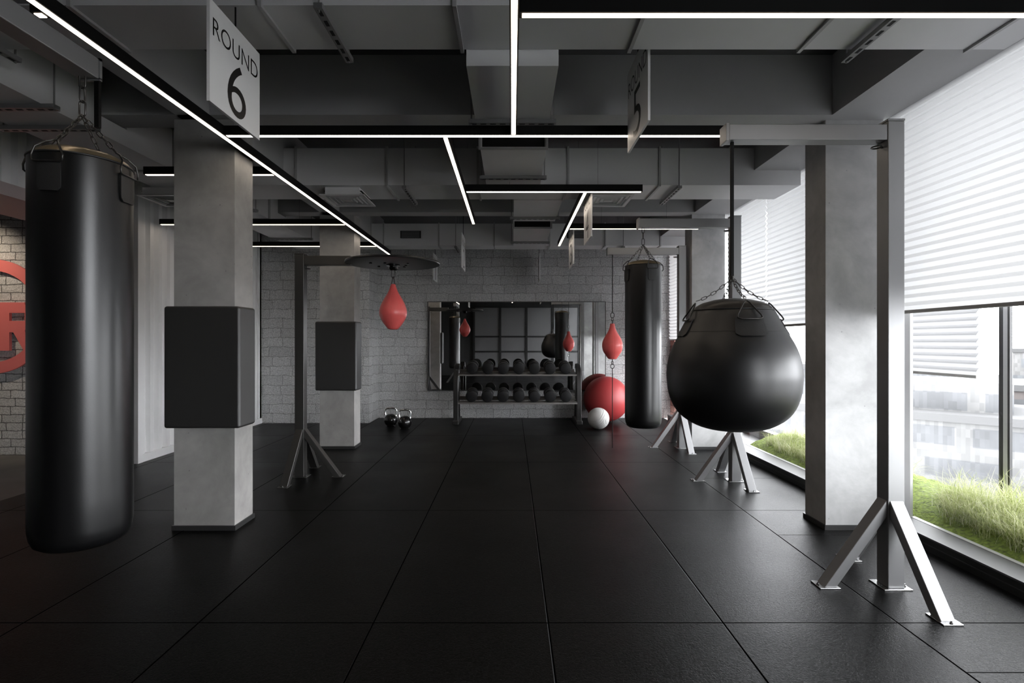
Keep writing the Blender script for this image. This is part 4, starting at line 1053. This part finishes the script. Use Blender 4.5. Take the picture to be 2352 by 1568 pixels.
grass(4.5, 6.35, 5500, 'wispy pale green grass behind the glass beyond the window column', hmax=.26)

# ------------------------------------------------------------------ city outside
GZ = -34
o = MB().box(20, 520, -200, 560, GZ-1, GZ).build('ground', M['city']); struct(o)
def building(x, y, sx, sy, top, rot, wall, win, fh, ww, frac, label, extra=()):
    t = empty('office_building', (x, y, GZ), label, 'building', 'city buildings beyond the window')
    t.rotation_euler = (0, 0, rot)
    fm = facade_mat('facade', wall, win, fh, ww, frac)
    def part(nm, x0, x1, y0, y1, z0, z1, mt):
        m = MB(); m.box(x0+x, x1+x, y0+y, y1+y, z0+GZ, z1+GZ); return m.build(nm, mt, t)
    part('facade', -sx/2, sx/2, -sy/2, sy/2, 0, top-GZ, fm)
    part('roof', -sx/2-.4, sx/2+.4, -sy/2-.4, sy/2+.4, top-GZ, top-GZ+.8, M['roof'])
    for (a, b, c, d, h) in extra: part('rooftop_box', a, b, c, d, top-GZ+.8, top-GZ+.8+h, fm)
    return t
W1 = (.105, .105, .103); G1 = (.066, .068, .071)  # haze put into the colours: window tones held near the wall tones
R45 = -math.radians(43)
building(52, 60, 34, 16, -7.0, R45, W1, G1, 3.4, 2.6, .55, 'pale mid-rise block with horizontal window bands filling the lower window view', ((-14, 4, -5, 5, 3.2),))
building(74, 70, 22, 16, -5.0, R45, (.11, .095, .09), G1, 3.6, 3.0, .5, 'pinkish office block to the right of the outer mullion')
building(36, 46, 20, 9, -15.0, R45, (.125, .125, .122), (.055, .058, .062), 3.4, 6.0, .45, 'low pale block in front of the mid-rise')
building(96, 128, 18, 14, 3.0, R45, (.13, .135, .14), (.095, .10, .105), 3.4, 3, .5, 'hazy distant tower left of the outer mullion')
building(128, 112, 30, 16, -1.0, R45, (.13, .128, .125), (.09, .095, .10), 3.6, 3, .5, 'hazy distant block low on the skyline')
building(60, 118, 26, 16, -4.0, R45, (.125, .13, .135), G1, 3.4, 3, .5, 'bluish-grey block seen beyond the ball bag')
building(48, 84, 20, 12, -9.0, R45, (.125, .125, .12), G1, 3.2, 2.5, .5, 'pale block seen under the ball bag beyond the far planter')

# ------------------------------------------------------------------ light
wd = bpy.data.worlds.new('world'); sc.world = wd; wd.use_nodes = True
nt = wd.node_tree
bg = nt.nodes['Background']; bg.inputs[0].default_value = (.95, .972, 1.0, 1)
tc = nt.nodes.new('ShaderNodeTexCoord'); sx = nt.nodes.new('ShaderNodeSeparateXYZ'); nt.links.new(tc.outputs['Generated'], sx.inputs[0])
mr = nt.nodes.new('ShaderNodeMapRange'); mr.interpolation_type = 'SMOOTHSTEP'       # hazy sky, brightest toward the horizon
mr.inputs['From Min'].default_value = .05; mr.inputs['From Max'].default_value = .55; mr.inputs['To Min'].default_value = 11.5; mr.inputs['To Max'].default_value = 7.5
nt.links.new(sx.outputs[2], mr.inputs['Value']); nt.links.new(mr.outputs[0], bg.inputs[1])
sc.view_settings.view_transform = 'Standard'; sc.view_settings.look = 'None'; sc.view_settings.gamma = 1; sc.view_settings.exposure = .28
sc.view_settings.use_curve_mapping = False
cy = sc.cycles
cy.max_bounces = 10; cy.diffuse_bounces = 5; cy.glossy_bounces = 4; cy.transmission_bounces = 6; cy.transparent_max_bounces = 12
cy.use_denoising = True
cy.sample_clamp_indirect = 8
cy.caustics_reflective = False; cy.caustics_refractive = False
